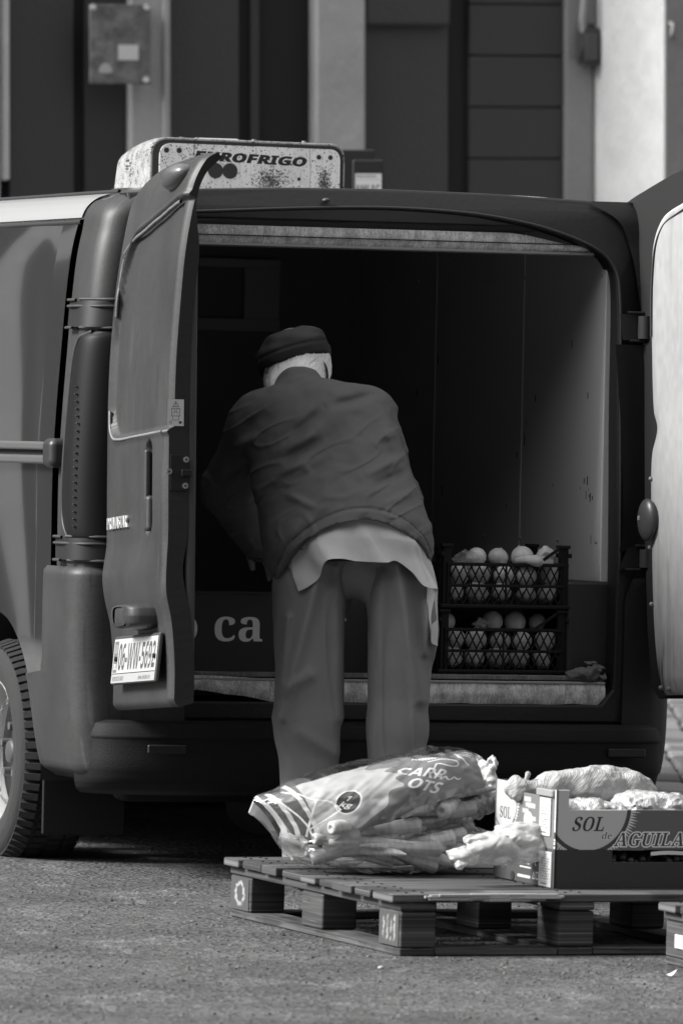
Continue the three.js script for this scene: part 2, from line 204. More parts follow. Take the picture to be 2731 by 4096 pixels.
{ // building behind the van: plaster piers with dark panelled doors set between them
  const f = thing('plaster_building', 'old building with pale plaster piers between dark doors behind the van', 'building', V(0, 0, -12), QF);
  const panel = G(0.05, 0.6, { bumpMap: TX.fine, bumpScale: 0.0015 }), panel2 = G(0.043, 0.7), black = G(0.012, 0.8);
  const H = 7.6, B = -0.6;
  mesh('rear_wall', span(-12, 1.153, B, H, -1.2, -0.07, 0.01), black, f);
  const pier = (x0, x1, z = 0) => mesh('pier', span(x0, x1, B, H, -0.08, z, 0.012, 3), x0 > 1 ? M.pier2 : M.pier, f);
  const door = (x0, x1, z, m = panel) => mesh('door_panel', span(x0, x1, B, 5.2, z - 0.04, z, 0.006), m, f);
  // far left part, out of the frame
  for (let i = 0; i < 6; i++) { pier(-3.2 - i * 1.5, -2.6 - i * 1.5); door(-2.6 - i * 1.5 + 0.05, -1.75 - i * 1.5, -0.05); }
  pier(-1.75, -1.515); mesh('pier', span(-1.505, -1.468, B + 2.65, H, -0.08, -0.02, 0.01), M.plaster, f);
  door(-1.466, -1.182, -0.035); door(-1.13, -0.945, -0.05, panel2);
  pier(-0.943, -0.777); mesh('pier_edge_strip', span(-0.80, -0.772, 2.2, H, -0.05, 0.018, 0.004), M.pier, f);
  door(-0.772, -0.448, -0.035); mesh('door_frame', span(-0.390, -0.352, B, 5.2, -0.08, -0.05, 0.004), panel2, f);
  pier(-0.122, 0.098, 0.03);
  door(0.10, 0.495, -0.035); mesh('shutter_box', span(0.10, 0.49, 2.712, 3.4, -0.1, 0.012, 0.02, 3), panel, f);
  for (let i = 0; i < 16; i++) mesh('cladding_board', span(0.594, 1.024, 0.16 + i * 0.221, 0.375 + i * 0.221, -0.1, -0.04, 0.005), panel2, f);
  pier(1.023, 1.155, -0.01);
  for (let i = 0; i < 1; i++) mesh('upper_wall', span(-12, 1.153, 5.2, H, -0.06, -0.005, 0.01), M.plaster, f);
  // neighbouring block stepping forward: its left side is the bright white face
  const w = thing('projecting_white_block', 'white plastered block stepping forward at the upper right behind the van', 'building', V(0, 0, -12), QF);
  mesh('wall', span(1.158, 9, B, H, -1.2, 0.80, 0.025, 3), T(rep(TX.plaster, 0.6), 0.9, { bumpMap: rep(TX.plasterB, 0.5), bumpScale: 0.012 }), w);
  mesh('front_shade_face', span(1.166, 9, B, H - 0.02, 0.79, 0.806, 0.004), M.pier2, w);  // darker slab over the same plaster, painting in the front face's shade
  mesh('cornice', span(1.08, 9, H, H + 0.25, -1.2, 0.9, 0.03), M.plaster, w);
  // cracked plaster chip and pipe stub on the edge
  mesh('wall_hook', [tube([[1.19, 2.715, 0.80], [1.185, 2.70, 0.845], [1.18, 2.665, 0.85], [1.20, 2.655, 0.81]], 0.010, 16, 6)], G(0.3, 0.8), w);
  // meter plate and cable box
  const wf = (x, y, z) => V(x, y, z).applyQuaternion(QF).add(V(0, 0, -12));
  const p = thing('metal_notice_plate', 'weathered metal plate with white sticker bolted to the wall at upper left', 'plate', wf(-1.018, 2.625, 0.09), QF);
  mesh('backing', rbox(0.268, 0.335, 0.02, 0, 0, 0, 0.004), T(rep(tex(512, (u, v) => 0.44 + 0.3 * (fbm2(u, v, 8, 8, 4, 111) - 0.5) + 0.14 * (fbm2(u, v, 70, 70, 2, 113) - 0.5)), 3), 0.6), p);
  mesh('side_flange', rbox(0.012, 0.335, 0.09, 0.128, 0, -0.05, 0.003), G(0.16, 0.6), p);
  mesh('sticker', rbox(0.088, 0.064, 0.003, 0.034, -0.036, 0.0115, 0.001), G(0.72, 0.6), p);
  { const s = new THREE.Shape(); s.moveTo(-0.03, -0.012); s.quadraticCurveTo(-0.02, 0.03, 0.005, 0.028); s.quadraticCurveTo(0.028, 0.02, 0.032, -0.01); s.quadraticCurveTo(0.01, -0.02, -0.03, -0.012); const e = new THREE.ExtrudeGeometry(s, { depth: 0.002, bevelEnabled: false }); e.translate(-0.068, -0.108, 0.0105); mesh('torn_sticker', e, G(0.5, 0.8), p); }
  for (const [x, y] of [[-0.122, 0.155], [0.115, 0.155], [0.112, -0.15]]) { const b = cyl(0.012, 0.013, 0.016, 12); b.rotateX(Math.PI / 2); b.translate(x, y, 0.012); mesh('bolt', b, G(0.75, 0.4), p); }
  const j = thing('wall_cable_box', 'dark weathered cable box with conduit on the pier at upper right', 'cable box', wf(1.10, 2.63, 0.03), QF);
  mesh('box_body', rbox(0.085, 0.16, 0.07, 0.012, 0, 0, 0.012, 3), G(0.05, 0.7, { bumpMap: TX.fine, bumpScale: 0.002 }), j);
  mesh('box_lid', rbox(0.06, 0.115, 0.012, 0.012, -0.005, 0.038, 0.008, 3), G(0.075, 0.7), j);
  mesh('conduit', tube([[-0.02, 0.06, 0.02], [-0.028, 0.12, 0.03], [-0.022, 0.2, 0.03], [-0.03, 0.5, 0.02]], 0.014, 20, 8), G(0.32, 0.7), j);
  mesh('wall_patch', rbox(0.06, 0.2, 0.02, 0.02, 0.19, -0.02, 0.008), G(0.2, 0.8), j);
  mesh('cable_gland', tube([[-0.028, -0.06, 0.02], [-0.036, -0.05, 0.03], [-0.036, -0.02, 0.03], [-0.028, -0.01, 0.02]], 0.009, 12, 6), G(0.04, 0.7), j);
}
{ // dark sign board on a post beyond the van roof
  const P = V(0.02, 0, -7.2), y0 = 1.93;
  const s = thing('dark_sign_board', 'dark sign box with a white lettered label showing above the van roof', 'sign', V(0.07, groundY(0.07), -7.2), qy(0.1));
  mesh('post', span(-0.03, 0.03, 0, 1.75, -0.05, 0.0, 0.01), M.dark, s);
  mesh('sign_case', [span(-0.07, 0.055, 1.7, 2.153, -0.04, 0.0, 0.006), span(-0.03, 0.085, 1.7, 2.115, -0.03, 0.014, 0.006)], G(0.018, 0.6), s);
  const lt = canvasTex(512, 320, (c, w, h) => { c.fillStyle = '#d8d8d8'; c.fillRect(0, 0, w, h); c.fillStyle = '#8a8a8a'; c.fillRect(20, 30, w - 120, 26); c.fillStyle = '#bdbdbd'; c.fillRect(20, 84, w - 60, 16); c.fillStyle = '#1c1c1c'; c.font = 'bold 170px sans-serif'; c.save(); c.translate(8, 300); c.scale(0.82, 1); c.fillText('AMLAC', 0, 0); c.restore(); });
  const q = new THREE.PlaneGeometry(0.098, 0.075); q.translate(0.028, 2.026, 0.018); mesh('label', q, T(lt, 0.5), s);
}
function house(name, label, pos, turn, w, h, d, wallV, rows, cols) { // plain street house standing outside the frame
  const o = thing(name, label, 'building', pos, qy(turn));
  const wm = G(wallV, 0.9); mesh('wall', span(-w / 2, w / 2, -1, h, -d, 0, 0.05), wm, o);
  mesh('roof', span(-w / 2 - 0.3, w / 2 + 0.3, h, h + 0.35, -d - 0.2, 0.4, 0.05), G(0.06, 0.8), o);
  mesh('cornice', span(-w / 2 - 0.1, w / 2 + 0.1, h - 0.5, h - 0.15, -0.1, 0.22, 0.05), G(0.8, 0.8), o);
  mesh('string_course', span(-w / 2, w / 2, 3.3, 3.65, -0.05, 0.14, 0.03), G(0.7, 0.8), o);
  for (let r = 0; r < rows; r++) for (let c = 0; c < cols; c++) { const x = -w / 2 + (c + 0.5) * w / cols, y = (r ? 3.9 : 0.8) + Math.max(0, r - 1) * 3; const f = mesh('window', [span(x - 0.6, x + 0.6, y, y + 1.9, -0.05, 0.06, 0.02)], G(0.5, 0.7), o); mesh('pane', span(x - 0.5, x + 0.5, y + 0.1, y + 1.8, 0.0, 0.075, 0.01), G(0.02, 0.1), f); }
  return o;
}
house('added_light_block_house', 'unseen dark house added behind the camera to block light from that side', V(0, 0, 26.6), Math.PI, 56, 19, 8, 0.07, 4, 14);  // added unseen house, cuts the sky light on camera-facing faces
house('left_house', 'dark street house with pale cornices further up the street on the left', V(-15.5, 0, -19), Math.PI * 0.34, 30, 6.2, 8, 0.03, 2, 13);

// ------------------------------------------------------------ cargo van, local frame: rear centre at the ground, +z to the rear, +x right
const van = thing('cargo_van', 'dark dented cargo van with both rear doors open and a cooling unit on its roof', 'van', OV, QV);
const hw = ctab([[0.2, 0.885], [0.35, 0.935], [0.55, 0.95], [0.9, 0.952], [1.2, 0.95], [1.5, 0.93], [1.75, 0.905], [1.875, 0.875], [1.93, 0.84], [1.965, 0.775]]);
const zr = ctab([[0.2, 0.02], [0.6, 0.0], [1.0, 0.0], [1.4, -0.01], [1.7, -0.025], [1.9, -0.05], [1.97, -0.08], [2.02, -0.12]]);
const RC = 0.065, CA = RC * Math.PI / 4;
function corner(q, y, d = 0, side = -1) { // point on the body skin: q metres round the rear corner (0 at its middle), y height, d proud
  const w = hw(y), z = zr(y); let x, zz, nx, nz;
  if (q < -CA) { x = w; zz = z - RC + (q + CA); nx = 1; nz = 0; } else if (q < CA) { const t = (q + CA) / (2 * CA) * Math.PI / 2; x = w - RC + RC * Math.cos(t); zz = z - RC + RC * Math.sin(t); nx = Math.cos(t); nz = Math.sin(t); } else { x = w - RC - (q - CA); zz = z; nx = 0; nz = 1; }
  return [side * (x + nx * d) * (side > 0 ? 1 - 0.10 * sm(1.0, 0.8, y) : 1), y, zz + nz * d];
}
const WZ = -0.83, WY = 0.325, AR = 0.415;
const archY = (z) => { const d = Math.abs(z - WZ); return d < AR ? WY + Math.sqrt(AR * AR - d * d) : 0; };
for (const side of [-1, 1]) {
  // glossy side panel, cut round the wheel arch
  const zs = []; for (let z = -4.1; z < WZ - AR; z += 0.2) zs.push(z); for (let i = 0; i <= 40; i++) zs.push(WZ - AR * Math.cos(i / 40 * Math.PI)); zs.push(-0.36, -0.30, -0.275);
  const n = zs.length - 1;
  mesh('side_panel', sheet(n, 60, (u, v) => { const z = zs[Math.round(u * n)], b = Math.max(0.3, archY(z), z > -0.42 ? 0.57 : 0); const y = lerp(b, 1.872, v); const p = corner(z + RC - CA, y, 0.004 * Math.sin(z * 5 + y * 3) * (1 - sm(-0.6, -0.3, z)), side); return p; }, (u, v) => [zs[Math.round(u * n)], v * 1.5]), M.gloss, van);
  mesh('corner_pillar', sheet(44, 110, (u, v) => { const y = lerp(0.86, 1.976, v), q = lerp(-0.205, 0.15, u); const e = sm(0, 0.03, u); return corner(q, y, 0.006 * e - 0.004 + 0.010 * sm(1.84, 1.93, y), side); }, (u, v) => [u * 0.5, v * 1.1]), side < 0 ? M.paint : M.frame, van);  // right pillar takes the near-black tone: its shade is put into the colour
  mesh('pillar_return', sheet(2, 40, (u, v) => { const p = corner(-0.205, lerp(0.86, 1.97, v), -0.002, side); return [p[0] - side * u * 0.04, p[1], p[2] - 0.012 + 0.012 * (1 - u)]; }), M.dark, van);
  // lower corner of the bumper, painted, wrapping from the wheel arch to the rear
  mesh('bumper_corner', sheet(50, 50, (u, v) => { const y = lerp(0.275, 0.885, v); const z0 = y > 0.575 ? -0.335 + 0.02 * sm(0.575, 0.62, y) : Math.max(-0.53, WZ + Math.sqrt(Math.max(0, AR * AR - (y - WY) ** 2))) ; const q = u < 0.3 ? lerp(z0 + RC - CA, -0.20, u / 0.3) : lerp(-0.20, side < 0 ? 0.30 : 0.15, (u - 0.3) / 0.7); const bulge = 0.014 * sm(0, 0.05, u) * Math.sqrt(clamp((y - 0.275) / 0.02, 0, 1)) * sm(0.885, 0.87, y) + 0.006 * Math.sin(u * 3.1); return corner(q, y, bulge - 0.03 * (1 - sm(0.275, 0.31, y)) + (y < 0.58 && u < 0.1 ? 0.002 : 0), side); }, (u, v) => [u * 0.5, v * 0.6]), side < 0 ? M.paint : M.frame, van);  // right corner drawn near-black to stand for shade, left keeps the paint
  // tail lamp hugging the corner
  const lampL = (y) => { const t = (y - 0.955) / 0.605; const e = Math.pow(clamp(1 - Math.pow(Math.abs(2 * t - 1), 7), 0, 1), 0.5); return lerp(0.02, lerp(-0.135, -0.105, t), e); };
  const lamp = mesh('tail_lamp', sheet(24, 60, (u, v) => { const y = lerp(0.956, 1.559, v); return corner(lerp(lampL(y), 0.24, u), y, 0.010 + 0.012 * Math.sin(clamp(u * 1.2, 0, 1) * Math.PI) , side); }), M.lens, van);
  const lr = []; for (let i = 0; i < 20; i++) { const p = corner(-0.03 + (i < 6 ? i * 0.003 : 0.015), 1.40 - i * 0.021, 0.0215, side); lr.push(rbox(0.016, 0.005, 0.006, ...p, 0.002)); } mesh('bulb_glint', lr, G(0.035, 0.25), lamp);  // paler dots standing for bulb reflections in the lens
  mesh('lamp_bezel', tube([...Array(40)].map((_, i) => { const v = i / 39, y = lerp(0.956, 1.559, v); return corner(lampL(y) - 0.006, y, 0.008, side); }), 0.006, 70, 5), M.paint, lamp);
  for (const [y0, y1] of [[1.572, 1.648], [0.905, 0.968]]) { // hinge straps carrying the doors
    const h = mesh('hinge', sheet(20, 8, (u, v) => corner(lerp(-0.165, 0.22, u), lerp(y0, y1, v), 0.016 + 0.004 * Math.sin(u * 3.1), side)), G(side < 0 ? 0.016 : 0.006, 0.5), van);  // right hinges and lips darker than the left: shade painted in
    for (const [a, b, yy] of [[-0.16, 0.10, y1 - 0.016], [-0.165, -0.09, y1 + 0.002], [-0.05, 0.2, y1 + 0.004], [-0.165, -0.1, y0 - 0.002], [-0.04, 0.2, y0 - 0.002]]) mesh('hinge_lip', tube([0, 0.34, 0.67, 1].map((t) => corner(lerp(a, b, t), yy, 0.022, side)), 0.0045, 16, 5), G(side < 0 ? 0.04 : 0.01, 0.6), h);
    mesh('hinge_knuckle', (() => { const c = cyl(0.022, 0.022, y1 - y0 - 0.01, 14); const p = corner(0.15, (y0 + y1) / 2, 0.03, side); c.translate(...p); return c; })(), M.dark, h);
  }
  // door track rail along the side
  const rl = mesh('side_rail', [rbox(0.045, 0.024, 3.7, side * 0.968, 1.229, -2.06, 0.008, 3), rbox(0.045, 0.024, 3.7, side * 0.968, 1.19, -2.06, 0.008, 3)], G(0.10, 0.35), van);
  mesh('rail_groove', rbox(0.03, 0.05, 3.7, side * 0.952, 1.21, -2.06, 0.004), M.dark, rl);
  mesh('rail_end_cap', rbox(0.06, 0.085, 0.09, side * 0.966, 1.209, -0.205, 0.022, 4), G(0.03, 0.4), rl);
  // wheel arch liner
  mesh('wheel_arch', sheet(30, 6, (u, v) => { const a = u * Math.PI * 1.1 - 0.16; return [side * lerp(side < 0 ? 0.925 : 0.83, 0.55, v), WY + AR * 1.005 * Math.sin(a), WZ + AR * 1.005 * Math.cos(a)]; }), M.dark, van);
}
// roof: edge rolls in from the gutters, raised toward the front
const rp = ctab([[0, 1.992], [0.4, 1.988], [0.62, 1.976], [0.75, 1.966], [0.82, 1.95], [0.862, 1.915], [0.878, 1.884]]);
const roofP = (x, z) => { const ax = Math.abs(x); let y = rp(ax) + 0.035 * sm(-1.6, -3.6, z) * sm(0.88, 0.6, ax); const back = sm(-0.05, 0.0, z); return [x * (1 - 0.02 * sm(-2.5, -4.2, z)), y - 0.02 * back, z + zr(y) * 0.9 - 0.12 * sm(0.74, 0.86, ax) * sm(-0.6, 0, z)]; };
mesh('roof', sheet(80, 60, (u, v) => { const x = (u - 0.5) * 2; const xx = Math.sign(x) * Math.pow(Math.abs(x), 0.7) * 0.878; const z = -4.2 * Math.pow(v, 1.8); return roofP(xx, z); }, (u, v) => [u * 1.8, v * 4]), M.gloss, van);
for (const s of [-1, 1]) mesh('roof_edge_sheen', sheet(8, 40, (u, v) => { const ax = lerp(0.797, 0.8765, u), p = roofP(s * ax, -0.13 - 4.0 * v); return [p[0] + s * 0.003, p[1] + 0.003, p[2]]; }), G(0.34, 0.35, { clearcoat: 0.5 }), van);  // pale skin over the roof edge: sky reflection put into the colour
for (const s of [-1, 1]) { mesh('roof_gutter', tube([[s * 0.874, 1.878, -0.29], [s * 0.874, 1.878, -2], [s * 0.86, 1.878, -4.1]], 0.008, 30, 6), M.dark, van); mesh('roof_strip', tube([[s * 0.79, 1.966, -0.2], [s * 0.79, 1.968, -2], [s * 0.78, 2.0, -4.1]], 0.007, 30, 6), M.rubber, van); }
mesh('front_wall', span(-0.86, 0.86, 0.25, 1.95, -4.2, -4.08, 0.05), M.dark, van);
{ // rear frame round the opening
  const o = new THREE.Shape(); const top = [[-0.80, 1.955], [-0.6, 1.972], [-0.3, 1.984], [0, 1.988], [0.3, 1.984], [0.6, 1.972], [0.8, 1.95]];
  o.moveTo(-0.8, 0.46); o.lineTo(-0.8, 1.93); for (const p of top) o.lineTo(...p); o.lineTo(0.81, 0.46); o.closePath();
  const h = new THREE.Path(); const hp = [[-0.69, 0.585], [-0.69, 1.5], [-0.69, 1.84], [-0.67, 1.90], [-0.5, 1.918], [-0.085, 1.938], [0.2, 1.932], [0.38, 1.91], [0.50, 1.882], [0.61, 1.84], [0.668, 1.79], [0.688, 1.70], [0.69, 1.4], [0.695, 0.9], [0.708, 0.64], [0.69, 0.55], [0.64, 0.5], [0, 0.5], [-0.69, 0.5]];
  const cv = new THREE.SplineCurve(hp.slice(1, 14).map((p) => new THREE.Vector2(...p))); const pts = [new THREE.Vector2(-0.69, 0.5), ...cv.getPoints(80), new THREE.Vector2(0.69, 0.55), new THREE.Vector2(0.65, 0.5)];
  h.setFromPoints(pts.reverse()); o.holes.push(h);
  const e = new THREE.ExtrudeGeometry(o, { depth: 0.07, bevelEnabled: true, bevelSize: 0.006, bevelThickness: 0.006, bevelSegments: 2, curveSegments: 20, steps: 1 });
  const p = e.attributes.position; for (let i = 0; i < p.count; i++) p.setZ(i, p.getZ(i) - 0.074 + zr(p.getY(i)) - 0.004); e.computeVertexNormals(); mesh('rear_frame', triUV(e), M.frame, van);
  mesh('door_seal', tube(cv.getPoints(40).map((q) => [q.x, q.y, zr(q.y) + 0.004]), 0.0045, 200, 6), G(0.03, 0.4), van);
  mesh('roof_bolt', (() => { const s = new THREE.SphereGeometry(0.012, 14, 8); s.scale(1, 0.6, 1); s.translate(-0.21, 1.955, -0.06); return s; })(), G(0.05, 0.5), van);
}
{ // inside: insulated load space
  const L = 2.35;
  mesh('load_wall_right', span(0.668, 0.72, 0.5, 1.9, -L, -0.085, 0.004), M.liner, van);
  mesh('load_wall_left', span(-0.74, -0.69, 0.5, 1.9, -L, -0.085, 0.004), G(0.30, 0.6), van);  // left wall, ceiling and bulkhead darkened to stand for missing light
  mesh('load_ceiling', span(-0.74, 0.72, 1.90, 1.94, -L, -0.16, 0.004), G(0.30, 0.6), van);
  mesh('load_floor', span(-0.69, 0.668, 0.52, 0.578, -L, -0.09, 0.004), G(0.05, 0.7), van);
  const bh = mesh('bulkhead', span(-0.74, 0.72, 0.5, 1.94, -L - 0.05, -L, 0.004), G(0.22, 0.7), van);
  mesh('bulkhead_vent', [span(-0.45, 0.42, 1.60, 1.64, -L, -L + 0.03, 0.006), span(-0.45, 0.42, 1.80, 1.83, -L, -L + 0.03, 0.006), span(-0.45, -0.41, 1.60, 1.83, -L, -L + 0.03, 0.006), span(0.30, 0.42, 1.60, 1.83, -L, -L + 0.025, 0.006)], G(0.45, 0.6), bh);
  for (let i = 0; i < 7; i++) for (let j = 0; j < 2; j++) { const s = new THREE.SphereGeometry(0.006, 8, 6); s.translate(0.667, 0.98 + j * 0.78, -0.12 - i * 0.32); mesh('liner_rivet', s, G(0.3, 0.4), van); }
  for (const z of [-0.78, -1.56]) mesh('liner_joint', span(0.664, 0.669, 0.87, 1.9, z - 0.012, z + 0.012, 0.001), G(0.5, 0.5), van);
  { const R = RNG(66), g = []; for (let i = 0; i < 22; i++) { const y = i < 9 ? 1.13 + (R() - 0.5) * 0.06 : 0.95 + R() * 0.8, z = i < 9 ? -0.16 - R() * 0.12 : -0.12 - R() * 1.6; g.push(rbox(0.0012, 0.006 + R() * 0.03, 0.002 + R() * 0.004, 0.6674, y, z, 0.0004, 1)); } mesh('liner_scuff', g, M.dark, van); }
  mesh('outer_skin', [span(0.73, 0.78, 0.5, 1.85, -4, -0.15, 0.01), span(-0.80, -0.75, 0.5, 1.85, -4, -0.15, 0.01)], M.dark, van);
  mesh('wheel_box', [span(0.565, 0.705, 0.58, 0.866, -1.3, -0.075, 0.012, 3), span(0.700, 0.712, 0.58, 0.866, -0.078, -0.068, 0.004)], G(0.022, 0.5), van);
  const hp = mesh('header_panel', sheet(60, 6, (u, v) => { const x = lerp(-0.66, 0.66, u), yt = 1.877 - 0.035 * sm(0.35, 0.62, x), yb = 1.824; return [x, lerp(yb, Math.max(yt, yb + 0.004), v), -0.1 + 0.014 * Math.sin(v * 2.2)]; }, (u, v) => [u * 1.3, v * 0.08]), M.sill, van);
  mesh('header_return', span(-0.66, 0.63, 1.818, 1.826, -0.24, -0.085, 0.002), G(0.28, 0.6), hp);
  mesh('header_groove', span(-0.66, 0.60, 1.846, 1.849, -0.10, -0.084, 0.001), M.dark, hp);
  const sl = mesh('load_sill', sheet(120, 10, (u, v) => { const x = lerp(-0.63, 0.668, u); const low = 0.503 + 0.03 * sm(-0.3, -0.6, x) + 0.012 * (n3(x * 14, 3, 1) - 0.5); return [x, lerp(low, 0.566 + 0.014 * sm(-0.2, -0.6, x), v), -0.028 + 0.006 * Math.sin(v * 3.1) + 0.003 * n3(x * 20, v * 4, 9)]; }, (u, v) => [u * 1.3, v * 0.07]), M.sill, van);
  mesh('sill_top', span(-0.63, 0.575, 0.576, 0.590, -0.09, -0.034, 0.003), G(0.26, 0.6, { map: TX.sill }), sl);
  mesh('sill_edge_trim', span(-0.63, 0.668, 0.566, 0.573, -0.04, -0.021, 0.002), G(0.35, 0.5), sl);
  mesh('sill_lower', sheet(120, 8, (u, v) => { const x = lerp(-0.8, 0.78, u); return [x, lerp(0.42, 0.505, v), 0.0 - 0.02 * v + 0.004 * n3(x * 16, v * 5, 4)]; }, (u, v) => [u * 1.6, v * 0.1]), G(0.02, 0.7, { bumpMap: TX.fine, bumpScale: 0.002 }), van);
}
{ // rear bumper with reflectors, underbody
  const plan = (t) => { const a = Math.PI * (1 - t), c = Math.cos(a), s = Math.sin(a); return [0.93 * Math.sign(c) * Math.pow(Math.abs(c), 0.3), -0.17 + 0.30 * Math.pow(Math.abs(s), 0.45)]; };
  const prof = [[0.425, -0.10], [0.450, -0.06], [0.452, -0.03], [0.442, -0.008], [0.42, 0], [0.405, 0.004], [0.395, 0.0], [0.32, 0.002], [0.275, -0.012], [0.25, -0.045], [0.235, -0.12]];
  const b = mesh('rear_bumper', sheet(120, 30, (u, v) => { const [x, z] = plan(lerp(0.02, 0.98, u)); const k = v * (prof.length - 1), i = Math.min(prof.length - 2, Math.floor(k)), f = k - i; const y = lerp(prof[i][0], prof[i + 1][0], f), d = lerp(prof[i][1], prof[i + 1][1], f); return [x * (1 + d * 0.5) * (x > 0 ? 0.905 : 1), y, z + d]; }), M.plastic, van);
  for (const x of [-0.72, 0.68]) mesh('bumper_reflector', rbox(0.115, 0.026, 0.012, x, 0.372, 0.131, 0.005), G(0.015, 0.4), b);
  mesh('underbody', [span(-0.70, 0.70, 0.2, 0.5, -4.0, -0.35, 0.03), span(-0.72, 0.72, 0.14, 0.3, -3.2, -1.3, 0.03), span(-0.62, 0.62, 0.19, 0.3, -3.2, -1.4, 0.03), span(-0.72, 0.72, 0.27, 0.42, -0.25, 0.0, 0.02)], M.under, van);
  const sw = new THREE.TorusGeometry(0.22, 0.10, 14, 36); sw.rotateX(Math.PI / 2); sw.translate(0, 0.2, -0.5); mesh('spare_wheel', sw, M.under, van);
  const ax = cyl(0.05, 0.05, 1.6, 14); ax.rotateZ(Math.PI / 2); ax.translate(0, WY - 0.03, WZ); mesh('rear_axle', ax, M.dark, van);
  for (const x of [-0.785, 0.69]) mesh('mud_flap', rbox(0.25, 0.40, 0.012, x, 0.30, WZ + 0.385, 0.005), G(0.006, 0.85), van);
}
function wheel(side, z) {
  const w = new THREE.Group(); w.name = 'wheel'; van.add(w); w.position.set(side < 0 ? -0.84 : 0.75, WY, z); w.rotation.y = side < 0 ? -Math.PI / 2 : Math.PI / 2; // local +z = outward
  const tp = [[0.208, -0.10], [0.235, -0.115], [0.27, -0.118], [0.30, -0.108], [0.318, -0.085], [0.325, -0.03], [0.325, 0.03], [0.318, 0.085], [0.312, 0.094], [0.30, 0.108], [0.288, 0.112], [0.27, 0.118], [0.262, 0.116], [0.235, 0.115], [0.222, 0.108], [0.208, 0.10], [0.2, 0.07], [0.2, -0.07], [0.208, -0.10]].map((p) => new THREE.Vector2(...p));
  const ty = new THREE.LatheGeometry(tp, 96); ty.rotateX(Math.PI / 2);
  const bl = [ty]; for (let i = 0; i < 66; i++) for (const zz of [-0.078, -0.026, 0.026, 0.08]) { const a = (i + (zz > 0 ? 0.5 : 0)) / 66 * 2 * Math.PI, ed = Math.abs(zz) > 0.05; const g = new RoundedBoxGeometry(0.021, 0.012, ed ? 0.05 : 0.036, 1, 0.002); g.rotateX(ed ? Math.sign(zz) * 0.35 : 0); g.translate(0, 0.325 - (ed ? 0.006 : 0), zz); g.rotateZ(a); bl.push(g); }
  mesh('tyre', bl, G(0.024, 0.9, { bumpMap: TX.fine, bumpScale: 0.001 }), w);
  const s = new THREE.Shape(); s.absarc(0, 0, 0.190, 0, 7); for (let i = 0; i < 16; i++) { const a = i / 16 * 2 * Math.PI, h = new THREE.Path(); h.absellipse(0.155 * Math.cos(a), 0.155 * Math.sin(a), 0.017, 0.012, 0, 2 * Math.PI, true, a); s.holes.push(h); }
  const c0 = new THREE.Path(); c0.absarc(0, 0, 0.036, 0, 2 * Math.PI, true); s.holes.push(c0);
  const rg = new THREE.ExtrudeGeometry(s, { depth: 0.005, bevelEnabled: false, curveSegments: 28 }); const dish = ctab([[0, 0.03], [0.06, 0.03], [0.09, 0.034], [0.12, 0.06], [0.14, 0.062], [0.165, 0.045], [0.19, 0.03]]);
  const rpz = rg.attributes.position; for (let i = 0; i < rpz.count; i++) rpz.setZ(i, rpz.getZ(i) + dish(Math.hypot(rpz.getX(i), rpz.getY(i)))); rg.computeVertexNormals();
  const lip = new THREE.LatheGeometry([[0.185, 0.02], [0.193, 0.06], [0.2, 0.092], [0.212, 0.106], [0.214, 0.100], [0.203, 0.085], [0.197, 0.05], [0.19, -0.09]].map((p) => new THREE.Vector2(...p)), 72); lip.rotateX(Math.PI / 2);
  mesh('rim', [rg, lip], G(0.5, 0.4, { metalness: 0.35, bumpMap: TX.fine, bumpScale: 0.0005 }), w);
  const hub = new THREE.LatheGeometry([[0.0, 0.062], [0.03, 0.06], [0.036, 0.05], [0.04, 0.02]].map((p) => new THREE.Vector2(...p)), 30); hub.rotateX(Math.PI / 2); mesh('hub_cap', hub, G(0.06, 0.5), w);
  for (let i = 0; i < 5; i++) { const n = cyl(0.0125, 0.0135, 0.03, 6); n.rotateX(Math.PI / 2); const a = i / 5 * 2 * Math.PI + 0.3; n.translate(0.075 * Math.cos(a), 0.075 * Math.sin(a), 0.045); mesh('lug_nut', n, G(0.09, 0.5), w); }
  mesh('brake_drum', (() => { const c = cyl(0.14, 0.14, 0.1, 30); c.rotateX(Math.PI / 2); c.translate(0, 0, -0.04); return c; })(), M.dark, w);
}
for (const s of [-1, 1]) for (const z of [WZ, WZ - 3.0]) wheel(s, z);

